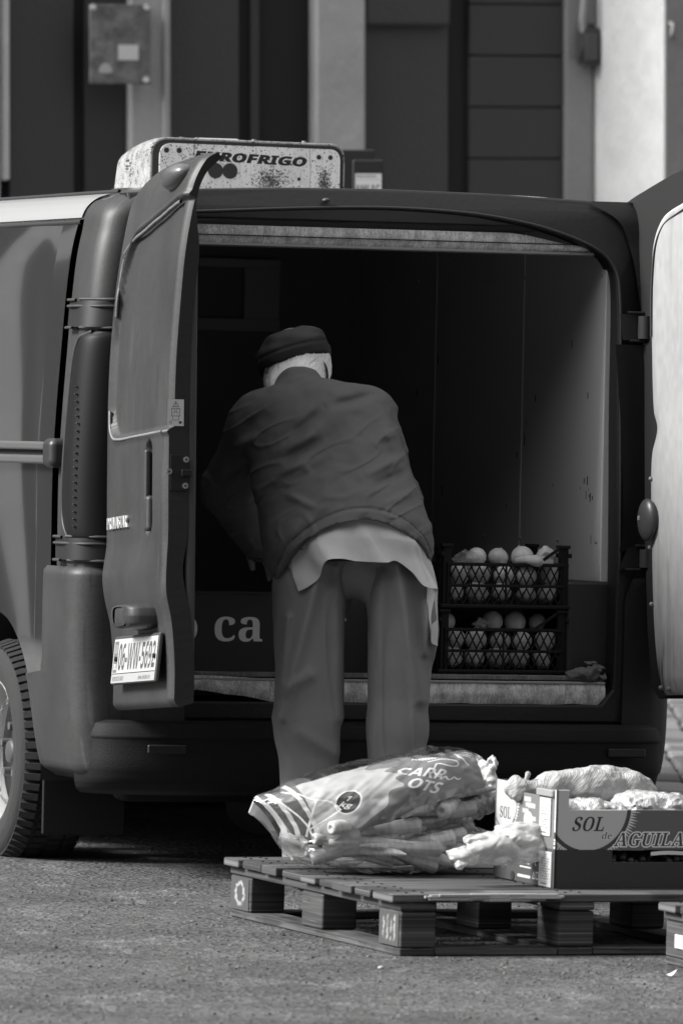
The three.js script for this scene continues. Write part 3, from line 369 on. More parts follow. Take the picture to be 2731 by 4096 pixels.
// ---- left rear door, swung out: local u from hinge to free edge, v up, +z the outer face
{
  const door = new THREE.Group(); door.name = 'rear_door'; van.add(door); door.userData.label = 'left rear door seen from outside with number plate';
  door.position.set(-0.884, 0, 0.06); door.quaternion.copy(qy(-95 * Math.PI / 180)).multiply(qz(0.05));
  const W = 0.735, vb = 0.478, nf = ctab([[0.47, -0.022], [0.6, -0.022], [0.72, -0.012], [0.8, 0.006], [0.86, 0.012], [0.95, 0.0], [1.1, 0.0], [1.3, 0], [1.5, -0.006], [1.7, -0.022], [1.85, -0.045], [1.93, -0.064], [1.97, -0.08], [2.01, -0.105], [2.05, -0.14]]);
  const vt = ctab([[0, 1.915], [0.03, 1.955], [0.08, 1.99], [0.2, 2.022], [0.45, 2.03], [0.74, 2.022]]);
  const recess = (u, v) => { // signed distance (positive inside) of the blanked window, rounded lower left
    const l = 0.052 + 0.075 * sm(1.5, 1.9, v), t = lerp(1.81, 1.90, clamp((u - 0.05) / 0.62, 0, 1)) - 0.05 * Math.pow(clamp((0.2 - u) / 0.2, 0, 1), 2), b = 1.248; const r = 0.10, dx = u - l, dy = v - b; let d = Math.min(dx, dy, t - v, 0.70 - u + 0.1);
    if (dx < r && dy < r) d = Math.min(d, r - Math.hypot(r - dx, r - dy)); if (dx < r && t - v < r) d = Math.min(d, r - Math.hypot(r - dx, r - (t - v))); return d; };
  const grip = (u, v) => { const p = Math.hypot((u - 0.56) / 0.034, Math.max(0, Math.abs(v - 1.095) - 0.10) / 0.028); return sm(1.15, 0.8, p); };
  const out = (u, v) => { let n = nf(v) ; const eu = Math.min(u, W - u), ev = Math.min(v - vb, vt(u) - v); n -= 0.016 * Math.pow(1 - clamp(eu / 0.022, 0, 1), 2) + 0.016 * Math.pow(1 - clamp(ev / 0.022, 0, 1), 2);
    const d = recess(u, v); n -= 0.015 * sm(0.0, 0.009, d); n += 0.005 * sm(-0.018, -0.008, d) * sm(0.004, -0.004, d); n -= 0.026 * grip(u, v);
    n += 0.0035 * (n3(u * 6, v * 5, 2) - 0.5); // shallow dents
    n -= 0.014 * Math.exp(-(((u - 0.7) / 0.05) ** 2 + ((v - 0.86) / 0.06) ** 2)); return n; };
  const mp = (U, Vv) => { const u = U * W; return [u, lerp(vb, vt(u), Vv)]; };
  const fo = (U, Vv) => { const [u, v] = mp(U, Vv); return [u, v, out(u, v)]; };
  const fi = (U, Vv) => { const [u, v] = mp(U, Vv); return [lerp(0.012, W - 0.004, U), lerp(vb + 0.012, vt(u) - 0.012, Vv), nf(v) - 0.072 + 0.04 * sm(1.72, 1.93, v) - 0.016 * sm(1.97, 2.03, v)]; };
  const s = solid(84, 260, fo, fi, (U, Vv) => { const [u, v] = mp(U, Vv); return [u * 0.8 + 0.13, v * 0.8]; });
  mesh('door_skin', s.out, M.paint, door);
  mesh('door_inner', [s.inn, ...s.rim], M.frame, door);
  mesh('door_inner_liner', [rbox(0.70, 1.16, 0.03, 0.38, 1.13, -0.082, 0.012, 3)], G(0.035, 0.6), door);
  mesh('window_trim', tube([...Array(24)].map((_, i) => { const u = lerp(0.075, 0.69, i / 23); const v = lerp(1.81, 1.90, clamp((u - 0.05) / 0.62, 0, 1)) - 0.05 * Math.pow(clamp((0.2 - u) / 0.2, 0, 1), 2) - 0.012 - 0.002 * n3(i, 3, 4); return [u, v, nf(v) - 0.001]; }).concat([]), 0.0055, 70, 5), G(0.16, 0.5), door);
  mesh('window_trim', tube([[0.066, 1.60, nf(1.6)], [0.078, 1.655, nf(1.655) + 0.004], [0.074, 1.70, nf(1.7)], [0.078, 1.745, nf(1.745)], [0.09, 1.765, nf(1.765)]], 0.005, 30, 5), G(0.12, 0.5), door);
  mesh('window_lip_highlight', tube([[0.058, 1.33, 0.002], [0.072, 1.278, 0.004], [0.11, 1.252, 0.005], [0.18, 1.244, 0.005], [0.4, 1.243, 0.005], [0.72, 1.243, 0.002]], 0.004, 50, 6), G(0.2, 0.45), door);  // paler than the door: light caught on the lip is painted in
  mesh('door_handle', [rbox(0.05, 0.10, 0.026, 0.568, 1.02, 0.0, 0.012, 4), rbox(0.024, 0.16, 0.018, 0.535, 1.12, 0.0, 0.007, 3)], T(TX.dust, 0.5), door);
  mesh('grip_hollow', sheet(10, 20, (u, v) => { const a = u * 2 * Math.PI; return [0.562 + 0.022 * v * Math.cos(a), 1.10 + 0.10 * v * Math.sin(a), -0.019]; }), M.dark, door);
  // raised maker's letters
  { const tg = new TextGeometry('PRIMASTAR', { font, size: 0.031, depth: 0.006, curveSegments: 3, bevelEnabled: true, bevelThickness: 0.0015, bevelSize: 0.001, bevelSegments: 1 }); tg.computeBoundingBox(); const k = 0.255 / (tg.boundingBox.max.x - tg.boundingBox.min.x); tg.scale(k, 1.05, 1); tg.translate(0.05, 0.992, 0.0); mesh('badge', tg, G(0.40, 0.35, { metalness: 0.4 }), door); }
  // lamp hood over the plate
  { const hd = mesh('plate_lamp_hood', sheet(40, 24, (u, v) => { const a = v * Math.PI * 2, e = 1 - Math.pow(u, 10); const cu = Math.cos(a), su = Math.sin(a), pw4 = (t) => Math.sign(t) * Math.pow(Math.abs(t), 0.45); return [0.50 + 0.135 * pw4(cu) * (0.5 + 0.5 * Math.pow(1 - Math.pow(u, 3), 0.3)), 0.733 + 0.036 * pw4(su) * (0.75 + 0.25 * Math.pow(1 - Math.pow(u, 4), 0.4)), -0.02 + 0.092 * Math.pow(u, 0.8) - 0.012 * sm(0, 1, -su)]; }), M.paint, door);
    mesh('hood_face', sheet(16, 16, (u, v) => { const pw4 = (t) => Math.sign(t) * Math.pow(Math.abs(t), 0.45), a = u * 2 * Math.PI, k = v; return [0.50 + 0.0675 * pw4(Math.cos(a)) * k, 0.733 + 0.027 * pw4(Math.sin(a)) * k, 0.0722 - 0.006 * k * k]; }), M.paint, hd); }
  // number plate
  const plate = canvasTex(1024, 256, (c, w, h) => { c.fillStyle = '#b9b9b9'; c.fillRect(0, 0, w, h); c.fillStyle = '#4a4a4a'; c.fillRect(0, 0, w, 10); c.fillStyle = '#6e6e6e'; c.fillRect(14, 22, 92, 176); c.fillStyle = '#8d8d8d'; c.fillRect(30, 40, 60, 50); c.fillStyle = '#d2d2d2'; c.font = 'bold 44px sans-serif'; c.fillText('IRL', 26, 180); c.fillStyle = '#b4b4b4'; c.fillRect(106, 22, 904, 176); c.fillStyle = '#525252'; c.save(); c.translate(124, 186); c.scale(0.86, 1.16); c.font = 'bold 176px sans-serif'; c.fillText('06-WW-5692', 0, 0, 1010); c.restore(); c.fillStyle = '#3a3a3a'; c.fillRect(8, 202, w - 16, 5); c.fillStyle = '#a8a8a8'; c.fillRect(0, 208, w, 48); c.fillStyle = '#555'; c.font = 'bold 36px sans-serif'; c.fillText('WINDSOR BRAY', 28, 246); c.fillText('www.windsor.ie', 640, 246); });
  const pl = mesh('number_plate', rbox(0.56, 0.138, 0.012, 0.43, 0.622, -0.004, 0.004), G(0.05, 0.5), door); pl.rotation.x = -0.10; pl.position.set(0, -0.002, 0.066);
  const pf = new THREE.PlaneGeometry(0.552, 0.13); pf.translate(0.43, 0.622, 0.0035); mesh('plate_face', pf, T(plate, 0.35), pl);
  for (const u of [0.205, 0.69]) { const b = cyl(0.007, 0.007, 0.01, 10); b.rotateX(Math.PI / 2); b.translate(u, 0.625, 0.006); mesh('plate_screw', b, M.dark, pl); }
  // high brake lamp in the door head
  { const g = new THREE.SphereGeometry(1, 30, 20); g.scale(0.10, 0.036, 0.045); g.rotateZ(0.10); g.translate(0.56, 1.965, -0.074); const o = mesh('high_brake_lamp', g, G(0.09, 0.3, { clearcoat: 0.6 }), door); mesh('lamp_recess', tube([...Array(20)].map((_, i) => { const a = i / 19 * Math.PI * 2; return [0.57 + 0.108 * Math.cos(a), 1.97 + 0.042 * Math.sin(a), nf(1.97 + 0.042 * Math.sin(a)) - 0.008]; }), 0.006, 60, 5, true), M.dark, o); }
  // free edge: sticker, latch and screws
  const st = canvasTex(256, 384, (c, w, h) => { c.fillStyle = '#a9a9a9'; c.fillRect(0, 0, w, h); c.strokeStyle = '#222'; c.lineWidth = 8; c.beginPath(); c.moveTo(128, 30); c.lineTo(172, 104); c.lineTo(84, 104); c.closePath(); c.stroke(); c.fillStyle = '#222'; c.fillRect(123, 52, 10, 28); c.fillRect(123, 86, 10, 8); c.strokeRect(66, 130, 124, 110); c.beginPath(); c.arc(92, 170, 26, -1.2, 1.6); c.stroke(); c.beginPath(); c.arc(164, 170, 26, 1.5, 4.3); c.stroke(); c.lineWidth = 6; c.strokeRect(80, 240, 96, 60); c.beginPath(); c.moveTo(30, 330); c.lineTo(60, 310); c.lineTo(60, 352); c.closePath(); c.stroke(); c.fillRect(180, 316, 46, 34); });
  const sp = new THREE.PlaneGeometry(0.046, 0.074); sp.rotateY(Math.PI / 2); sp.translate(W + 0.0012, 1.295, -0.034); mesh('warning_sticker', sp, T(st, 0.4), door);
  for (const [v, n] of [[1.165, -0.064], [1.131, -0.016], [1.092, -0.062]]) { const b = cyl(0.0075, 0.0085, 0.008, 14); b.rotateZ(Math.PI / 2); b.translate(W + 0.004, v, n); const o = mesh('latch_screw', b, M.steel, door); const k = cyl(0.0032, 0.0032, 0.004, 8); k.rotateZ(Math.PI / 2); k.translate(W + 0.0075, v, n); mesh('screw_socket', k, M.dark, o); }
  mesh('latch_plate', [rbox(0.004, 0.10, 0.05, W + 0.001, 1.128, -0.045, 0.001), rbox(0.012, 0.018, 0.03, W + 0.004, 1.128, -0.066, 0.002)], G(0.03, 0.35, { metalness: 0.6 }), door);
}
// ---- right rear door, seen from inside
{
  const door = new THREE.Group(); door.name = 'rear_door'; van.add(door); door.userData.label = 'right rear door showing its white inner panel';
  const ph = 100 * Math.PI / 180; const u = V(-Math.cos(ph), 0, Math.sin(ph)), v = V(0, 1, 0), n = new THREE.Vector3().crossVectors(u, v); // local z: outward from the inner side is -n
  const m = new THREE.Matrix4().makeBasis(u, v, n.clone()); door.quaternion.setFromRotationMatrix(m).multiply(qz(0.045)); door.position.set(0.76, 0, 0.03);
  const facing = n.dot(V(-Math.sin(19 * Math.PI / 180), 0, Math.cos(19 * Math.PI / 180))) > 0 ? 1 : -1; // which side of the door the street sees
  const o = new THREE.Shape([[-0.105, 1.958], [-0.10, 1.965], [0.0, 1.995], [0.2, 2.045], [0.45, 2.09], [0.72, 2.1], [0.74, 2.05], [0.74, 0.55], [0.72, 0.53], [0.12, 0.53], [0.085, 0.56], [0.06, 0.72], [0.045, 1.0], [0.045, 1.5], [0.02, 1.75], [-0.022, 1.945]].map((p) => new THREE.Vector2(...p)));
  const e = new THREE.ExtrudeGeometry(o, { depth: 0.06, bevelEnabled: true, bevelSize: 0.004, bevelThickness: 0.004, bevelSegments: 2 }); e.translate(0, 0, facing > 0 ? -0.066 : 0.006); mesh('door_frame', triUV(e), M.under, door);
  const left = ctab([[0.53, 0.115], [0.56, 0.088], [0.62, 0.066], [0.75, 0.046], [1.0, 0.034], [1.15, 0.032], [1.24, 0.042], [1.31, 0.066], [1.36, 0.05], [1.5, 0.04], [1.7, 0.038], [1.82, 0.05], [1.87, 0.065], [1.905, 0.09], [1.93, 0.125], [1.95, 0.19], [1.965, 0.26]]);
  const f = (U, Vv, d) => { const y = lerp(0.535, 1.965 + 0.06 * U, Vv); const l = 0.082 + left(Math.min(y, 1.965)); const x = lerp(l, 0.70, Math.pow(U, 1.6)); const e0 = Math.min((x - l), (y - 0.533)); return [x, y, facing * (0.004 + d * (0.010 + 0.022 * Math.sqrt(clamp(e0 / 0.05, 0, 1))) + 0.003 * (n3(x * 7, y * 4, 6) - 0.5) + 0.010 * Math.exp(-(((x - 0.1) / 0.03) ** 2 + ((y - 1.3) / 0.12) ** 2)))]; };
  mesh('inner_panel', sheet(60, 200, (U, Vv) => f(U, Vv, 1), (U, Vv) => { const p = f(U, Vv, 1); return [p[0] / 2.1, p[1] / 2.1]; }), M.white, door);
  mesh('panel_return', sheet(2, 200, (U, Vv) => f(0, Vv, U), (U, Vv) => [U * 0.03, Vv]), M.white, door);
  mesh('panel_trim', tube([...Array(30)].map((_, i) => { const y = lerp(1.72, 1.955, i / 29); const l = 0.082 + left(y); return [l + 0.012, y - 0.006, facing * 0.022]; }).concat([[0.45, 2.0, facing * 0.03]]), 0.008, 90, 6), G(0.5, 0.5), door);
  mesh('panel_seal', tube([...Array(30)].map((_, i) => { const y = lerp(1.6, 1.945, i / 29); const l = 0.082 + left(y); return [l + 0.022, y - 0.022, facing * 0.034]; }).concat([[0.45, 1.97, facing * 0.042]]), 0.0035, 90, 5), G(0.03, 0.7), door);
  const lk = new THREE.SphereGeometry(1, 30, 24); lk.scale(0.046, 0.062, 0.020); lk.translate(0.138, 1.045, facing * 0.046); const lo = mesh('lock_cover', lk, G(0.05, 0.35), door);
  const cb = cyl(0.042, 0.048, 0.03, 28); cb.rotateX(Math.PI / 2); cb.scale(1, 1.15, 1); cb.translate(0.142, 1.045, facing * 0.03); mesh('lock_base', cb, G(0.04, 0.5), lo);
  mesh('lock_button', rbox(0.012, 0.014, 0.008, 0.122, 1.05, facing * 0.064, 0.003), G(0.2, 0.4), lo);
  for (const [x, y] of [[0.132, 1.165], [0.126, 0.965], [0.134, 0.80], [0.185, 0.557], [0.23, 0.553]]) { const s = new THREE.SphereGeometry(0.007, 10, 8); s.translate(x, y, facing * 0.03); mesh('panel_clip', s, G(0.2, 0.5), door); }
}
{ // cooling unit on the roof
  const un = new THREE.Group(); un.name = 'cooling_unit'; van.add(un); un.position.set(-0.06, 1.975, -1.24);
  const sh = (w0, w1, h, r) => { const s = new THREE.Shape(); s.moveTo(w0, 0); s.lineTo(w1, 0); s.lineTo(w1, h - r); s.quadraticCurveTo(w1, h, w1 - r, h - 0.004); s.lineTo(w0 + r, h); s.quadraticCurveTo(w0, h, w0, h - r); s.closePath(); return s; };
  const e = new THREE.ExtrudeGeometry(sh(-0.305, 0.305, 0.184, 0.05), { depth: 0.36, bevelEnabled: true, bevelSize: 0.006, bevelThickness: 0.006, bevelSegments: 3, steps: 8, curveSegments: 10 }); e.translate(0, 0, -0.36);
  const p = e.attributes.position; for (let i = 0; i < p.count; i++) { const t = -p.getZ(i) / 0.36, y = p.getY(i); p.setX(i, p.getX(i) * (1 - 0.06 * Math.max(0, t) * (y / 0.18))); p.setY(i, y * (1 - 0.18 * Math.pow(Math.max(0, t), 2.2))); } e.computeVertexNormals(); mesh('casing', triUV(e), M.worn, un);
  const ga = new THREE.ExtrudeGeometry(sh(-0.303, 0.303, 0.182, 0.05), { depth: 0.003, bevelEnabled: false, curveSegments: 10 }); ga.translate(0, 0, 0.0065); mesh('gasket', ga, M.dark, un);
  const W = 0.574, H = 0.17, face = canvasTex(2048, 608, (c, w, h) => { const R = RNG(77); c.fillStyle = '#d2d2d2'; c.fillRect(0, 0, w, h);
    for (let i = 0; i < 30; i++) { const x = R() * w, y = R() * h; c.fillStyle = `rgba(${R() < 0.5 ? '225,225,225' : '150,150,150'},0.12)`; c.beginPath(); c.ellipse(x, y, 40 + R() * 120, 30 + R() * 90, R() * 3, 0, 7); c.fill(); }
    for (let i = 0; i < 70; i++) { const x = R() * w; c.fillStyle = `rgba(90,90,90,${0.05 + R() * 0.14})`; c.fillRect(x, R() * h * 0.6, 2 + R() * 9, 60 + R() * 300); }
    for (let i = 0; i < 9000; i++) { const cl = R(); const gs = () => (R() + R() + R() + R() - 2) / 2; const cx = cl < 0.3 ? 0.62 + gs() * 0.14 : cl < 0.5 ? 0.92 + gs() * 0.06 : cl < 0.6 ? 0.2 + gs() * 0.1 : R(); const cy = cl < 0.3 ? 0.6 + gs() * 0.35 : cl < 0.5 ? 0.6 + gs() * 0.4 : R(); const s = 1 + Math.pow(R(), 5) * 8; c.fillStyle = `rgba(40,40,40,${0.25 + R() * 0.5})`; c.beginPath(); c.ellipse(cx * w, cy * h, s, s * (0.6 + R()), 0, 0, 7); c.fill(); }
    c.strokeStyle = '#555'; c.lineWidth = 5; for (const x of [0.195, 0.835]) { c.beginPath(); c.moveTo(w * x, 0); c.lineTo(w * (x + 0.008), h * 0.45); c.lineTo(w * (x - 0.002), h); c.stroke(); }
    c.fillStyle = '#141414'; c.save(); c.translate(w * 0.19, h * 0.265); c.transform(1.66, 0.05, -0.3, 0.84, 0, 0); c.font = 'bold 150px sans-serif'; c.strokeStyle = '#141414'; c.lineWidth = 11; c.fillText('EUROFRIGO', 0, 0, 770); c.strokeText('EUROFRIGO', 0, 0, 770); c.restore(); });
  const ft = sh(-W / 2, W / 2, H, 0.042), fg = new THREE.ExtrudeGeometry(ft, { depth: 0.008, bevelEnabled: false, curveSegments: 10 }); fg.translate(0.004, 0.002, 0.008); const fp = fg.attributes.position, fu = fg.attributes.uv; for (let i = 0; i < fp.count; i++) fu.setXY(i, (fp.getX(i) + W / 2) / W, fp.getY(i) / H); const fm = mesh('rear_cover', fg, T(face, 0.55), un);
  for (const [x, y, r] of [[-0.106, 0.093, 0.0235], [-0.060, 0.093, 0.0235], [-0.262, 0.150, 0.008], [-0.222, 0.150, 0.008], [0.222, 0.143, 0.007], [0.259, 0.143, 0.007], [0.16, 0.075, 0.005]]) { const c = cyl(r, r, 0.004, 28); c.rotateX(Math.PI / 2); c.translate(x, y, 0.0165); mesh('drain_hole', c, M.dark, fm); }
  for (const x of [-0.2, -0.15, 0.03, 0.19]) { const c = cyl(0.007, 0.008, 0.01, 8); c.translate(x, 0.188, -0.03); mesh('cover_bolt', c, G(0.2, 0.5), un); }
  mesh('top_vent', rbox(0.13, 0.012, 0.12, -0.085, 0.186, -0.08, 0.005), G(0.5, 0.6), un);
  const sl = []; for (let i = 0; i < 4; i++) for (let j = 0; j < 9; j++) if ((i + j) % 5) sl.push(rbox(0.004, 0.006, 0.032, -0.2985 - 0.004, 0.055 + j * 0.0085, -0.13 - i * 0.036, 0.001)); mesh('side_grille', sl, G(0.03, 0.7), un);
  mesh('mounting_foot', [span(-0.33, 0.33, -0.03, 0.006, -0.38, 0.01, 0.004)], M.worn, un);
}

// ------------------------------------------------------------ man bending into the van (all in world metres, standing at z 0.6)
{
  const J = { pel: [0.035, 0.90, 0.56], hipL: [-0.07, 0.88, 0.575], hipR: [0.14, 0.88, 0.575], knL: [-0.098, 0.47, 0.585], knR: [0.152, 0.47, 0.585], anL: [-0.09, 0.09, 0.63], anR: [0.155, 0.085, 0.63], toL: [-0.105, 0.035, 0.47], toR: [0.165, 0.03, 0.47],
    chest: [-0.045, 1.22, 0.36], nk: [-0.118, 1.40, 0.13], shL: [-0.235, 1.315, 0.22], shR: [0.08, 1.325, 0.25], elL: [-0.335, 1.12, 0.06], elR: [0.165, 1.09, 0.20], wrL: [-0.24, 0.95, -0.12], wrR: [0.165, 0.93, 0.02], hd: [-0.135, 1.470, 0.015] };
  const man = thing('person', 'person in dark jacket, cap and pale shirt bending into the back of the van', 'person', V(0.03, groundY(0.03), 0.6));
  const off = man.position; const put = (n, g, m, p = man) => { g.translate(-off.x, -off.y, -off.z); return mesh(n, g, m, p); };
  // body: one continuous figure
  const hand = (w, dir, s) => { const parts = []; const d = V(...dir).normalize(), side = new THREE.Vector3().crossVectors(d, V(0, 1, 0)).normalize(), up = new THREE.Vector3().crossVectors(side, d); const at = (a, b, c) => [w[0] + d.x * a + side.x * b + up.x * c, w[1] + d.y * a + side.y * b + up.y * c, w[2] + d.z * a + side.z * b + up.z * c];
    for (let i = 0; i < 4; i++) { const o = (i - 1.5) * 0.019, L = [0.066, 0.076, 0.07, 0.055][i]; parts.push([at(0.02, o * 0.7, 0), at(0.09, o, 0), 0.013, 0.010], [at(0.09, o, 0), at(0.09 + L * 0.55, o * 1.1, -0.012), 0.0095, 0.0088], [at(0.09 + L * 0.55, o * 1.1, -0.012), at(0.09 + L * 0.85, o * 1.1, -0.038), 0.0088, 0.0078]); }
    parts.push([at(0.025, -s * 0.025, 0), at(0.055, -s * 0.052, -0.012), 0.014, 0.011], [at(0.055, -s * 0.052, -0.012), at(0.085, -s * 0.058, -0.03), 0.011, 0.009]); return parts; };
  const hs = [...hand(J.wrL, [0.45, -0.45, -0.8], 1), ...hand(J.wrR, [-0.35, -0.55, -0.75], -1)];
  // head frame: the face looks down and forward
  const hq = new THREE.Quaternion().setFromEuler(new THREE.Euler(-0.92, 0.12, 0.16)), hqi = hq.clone().invert(), tv = V(0, 0, 0);
  const head = (x, y, z) => { tv.set(x - J.hd[0], y - J.hd[1], z - J.hd[2]).applyQuaternion(hqi); const p = [tv.x, tv.y, tv.z]; // face toward -z, up +y
    let d = ell(p, [0, 0.02, 0.01], [0.078, 0.10, 0.096]); d = smin(d, ell(p, [0, -0.055, -0.035], [0.056, 0.062, 0.062]), 0.05); d = smin(d, cap(p, [0, 0.0, -0.092], [0, -0.032, -0.113], 0.009, 0.014), 0.014); d = smin(d, ell(p, [0, -0.098, -0.07], [0.024, 0.02, 0.022]), 0.03); d = smin(d, ell(p, [0, 0.03, -0.078], [0.056, 0.012, 0.016]), 0.02);
    for (const s of [-1, 1]) { d = smin(d, ell(p, [s * 0.081, -0.008, 0.012], [0.012, 0.033, 0.02]), 0.012); d = Math.max(d, -ell(p, [s * 0.03, 0.008, -0.094], [0.014, 0.009, 0.012])); d = smin(d, ell(p, [s * 0.03, 0.007, -0.082], [0.012, 0.01, 0.012]), 0.004); }
    d = Math.max(d, -ell(p, [0, -0.06, -0.098], [0.022, 0.003, 0.012])); return d; };
  const bodyS = (x, y, z) => { const p = [x, y, z]; let d = 1e3; const add = (a, b, ra, rb, k = 0.05) => { d = smin(d, cap(p, a, b, ra, rb), k); };
    add([0.035, 0.93, 0.53], J.chest, 0.10, 0.13); add(J.chest, J.nk, 0.12, 0.06); add(J.shL, J.shR, 0.065, 0.065); add(J.hipL, J.knL, 0.075, 0.055); add(J.hipR, J.knR, 0.075, 0.055); add(J.knL, J.anL, 0.055, 0.036); add(J.knR, J.anR, 0.055, 0.036); add(J.anL, J.toL, 0.036, 0.03); add(J.anR, J.toR, 0.036, 0.03);
    add(J.shL, J.elL, 0.052, 0.042); add(J.elL, J.wrL, 0.042, 0.028); add(J.shR, J.elR, 0.052, 0.042); add(J.elR, J.wrR, 0.042, 0.028); add(J.nk, [-0.13, 1.46, 0.05], 0.058, 0.056, 0.03);
    if (y < 1.02) for (const h of hs) d = smin(d, cap(p, h[0], h[1], h[2], h[3]), 0.006); if (y > 1.3 && z < 0.2) d = smin(d, head(x, y, z), 0.03); return d; };
  const skin = G(0.26, 0.6);
  const lower = nets((x, y, z) => Math.max(bodyS(x, y, z), -1e3), [-0.46, 0.0, -0.34], [0.36, 1.62, 0.80], 0.011);
  const hL = nets((x, y, z) => { const p = [x, y, z]; let d = cap(p, J.elL, J.wrL, 0.042, 0.028); for (let i = 0; i < hs.length / 2; i++) d = smin(d, cap(p, hs[i][0], hs[i][1], hs[i][2], hs[i][3]), 0.006); return Math.max(d, z + 0.09); }, [-0.32, 0.78, -0.34], [-0.06, 1.02, -0.085], 0.004);
  const hR = nets((x, y, z) => { const p = [x, y, z]; let d = cap(p, J.elR, J.wrR, 0.042, 0.028); for (let i = hs.length / 2; i < hs.length; i++) d = smin(d, cap(p, hs[i][0], hs[i][1], hs[i][2], hs[i][3]), 0.006); return Math.max(d, z - 0.05); }, [0.05, 0.76, -0.2], [0.28, 1.0, 0.055], 0.004);
  const hdm = nets((x, y, z) => Math.min(head(x, y, z)), [-0.26, 1.34, -0.14], [-0.01, 1.62, 0.16], 0.004);
  put('body', merge([lower, hL, hR, hdm]), skin);
  // trousers
  const foldsT = [[-0.055, 0.93, -0.175, 0.50, 0.020, 0.010], [-0.01, 0.92, 0.0, 0.5, 0.02, 0.007], [0.155, 0.93, 0.225, 0.55, 0.018, 0.008], [0.115, 0.9, 0.085, 0.35, 0.02, 0.005], [-0.15, 0.78, -0.17, 0.6, 0.012, 0.006], [-0.12, 0.46, -0.02, 0.40, 0.02, 0.004], [-0.16, 0.58, -0.09, 0.62, 0.018, 0.005], [0.245, 0.82, 0.235, 0.68, 0.012, 0.006], [-0.16, 0.16, -0.02, 0.12, 0.015, 0.008], [0.1, 0.15, 0.2, 0.12, 0.015, 0.008]];
  const trous = (x, y, z) => { const p = [x, y, z]; let L = cap(p, [-0.088, 0.86, 0.57], [-0.094, 0.47, 0.60], 0.106, 0.088); L = smin(L, cap(p, [-0.092, 0.47, 0.60], [-0.09, 0.10, 0.63], 0.086, 0.078), 0.04); let R = cap(p, [0.17, 0.86, 0.57], [0.157, 0.47, 0.60], 0.100, 0.080); R = smin(R, cap(p, [0.155, 0.47, 0.60], [0.155, 0.10, 0.63], 0.080, 0.074), 0.04);
    let d = smin(L, R, 0.012); d = smin(d, ell(p, [0.038, 0.965, 0.55], [0.186, 0.05, 0.12]), 0.03); d = smin(d, ell(p, [0.038, 0.90, 0.48], [0.12, 0.10, 0.10]), 0.03); d = smin(d, ell(p, [0.243, 0.775, 0.585], [0.028, 0.105, 0.05]), 0.02); d += 0.030 * Math.exp(-(((x - 0.036) / 0.032) ** 2)) * sm(0.96, 0.88, y) * sm(0.5, 0.62, z);
    for (const f of foldsT) { const [q] = seg2(x, y, f); d -= 2.5 * f[5] * Math.exp(-q * q / (f[4] * f[4])); }
    d += 0.012 * (n3(x * 14 + y * 3, y * 4, z * 9) - 0.5) + 0.006 * (n3(x * 34 + y * 10, y * 14, z * 20) - 0.5); d -= 0.006 * Math.max(0, 0.1 - Math.abs(n3(x * 13, y * 3 + x * 4, 21) - 0.5)) / 0.1; d = Math.max(d, y - 0.955); d = Math.max(d, 0.065 - y); return d; };
  const cloth = (v, r, s = 2, extra = {}) => G(v, r, { bumpMap: rep(TX.cloth, s * 3), bumpScale: 0.0006, sheen: 0.25, sheenRoughness: 0.6, ...extra });
  const tr = put('trousers', nets(trous, [-0.24, 0.03, 0.38], [0.32, 0.98, 0.76], 0.0075), cloth(0.20, 0.85));
  // belt, shoes
  put('belt', sheet(80, 3, (u, v) => { const a = u * 2 * Math.PI; return [0.04 + 0.195 * Math.cos(a), lerp(0.93, 0.968, v) + 0.012 * Math.sin(a), 0.565 + 0.152 * Math.sin(a)]; }), G(0.01, 0.6));
  for (const s of ['L', 'R']) { const a = J['an' + s], t = J['to' + s]; put('shoe', nets((x, y, z) => { const p = [x, y, z], gy = groundY(a[0]); let d = cap(p, [a[0], gy + 0.05, 0.66], [t[0], gy + 0.038, 0.42], 0.045, 0.04); d = smin(d, cap(p, [a[0], gy + 0.06, 0.645], [a[0], gy + 0.11, 0.64], 0.045, 0.045), 0.03); return Math.max(d, gy + 0.002 - y); }, [a[0] - 0.09, -0.04, 0.34], [a[0] + 0.11, 0.19, 0.75], 0.007), G(0.015, 0.5)); }
  // jacket with sleeves, folds across the back and a hem that rides up behind
  const px = (x, y) => [(x - 784) / 808, 1.93 - (y - 480) / 808]; // only used to write the fold lines below in handy units
  const F = [[870, 905, 745, 935, 14, 9, -1], [745, 935, 660, 1010, 16, 13, -1], [730, 985, 650, 1035, 12, 8, 1], [750, 1000, 640, 1060, 12, 8, -1], [720, 1045, 625, 1095, 12, 8, 1], [770, 1040, 660, 1120, 14, 7, -1], [650, 1125, 735, 1160, 12, 6, 1], [700, 1180, 640, 1250, 14, 6, 1], [760, 1160, 690, 1230, 13, 5, -1], [860, 1010, 925, 985, 14, 7, 1], [830, 1090, 935, 1040, 13, 8, 1], [850, 1110, 940, 1075, 12, 8, -1], [880, 1150, 955, 1120, 11, 6, 1], [800, 960, 700, 1080, 24, 6, -1], [900, 930, 935, 1010, 11, 7, -1], [880, 960, 915, 1060, 16, 5, 1], [620, 940, 545, 1010, 18, 6, -1], [600, 985, 520, 1050, 16, 7, 1], [580, 1060, 500, 1110, 16, 8, -1], [830, 1000, 860, 1160, 30, 5, 1], [900, 1180, 960, 1240, 13, 5, 1], [665, 1260, 615, 1300, 12, 6, -1], [780, 880, 690, 905, 20, 4, 1]].map(([a, b, c, d, s, h, g]) => [...px(a, b), ...px(c, d), s / 808, h / 1000 * g]);
  const hem = (x, z) => 1.056 - 2.35 * (x - 0.06) * (x - 0.06) - 0.55 * clamp(0.68 - z, 0, 1);
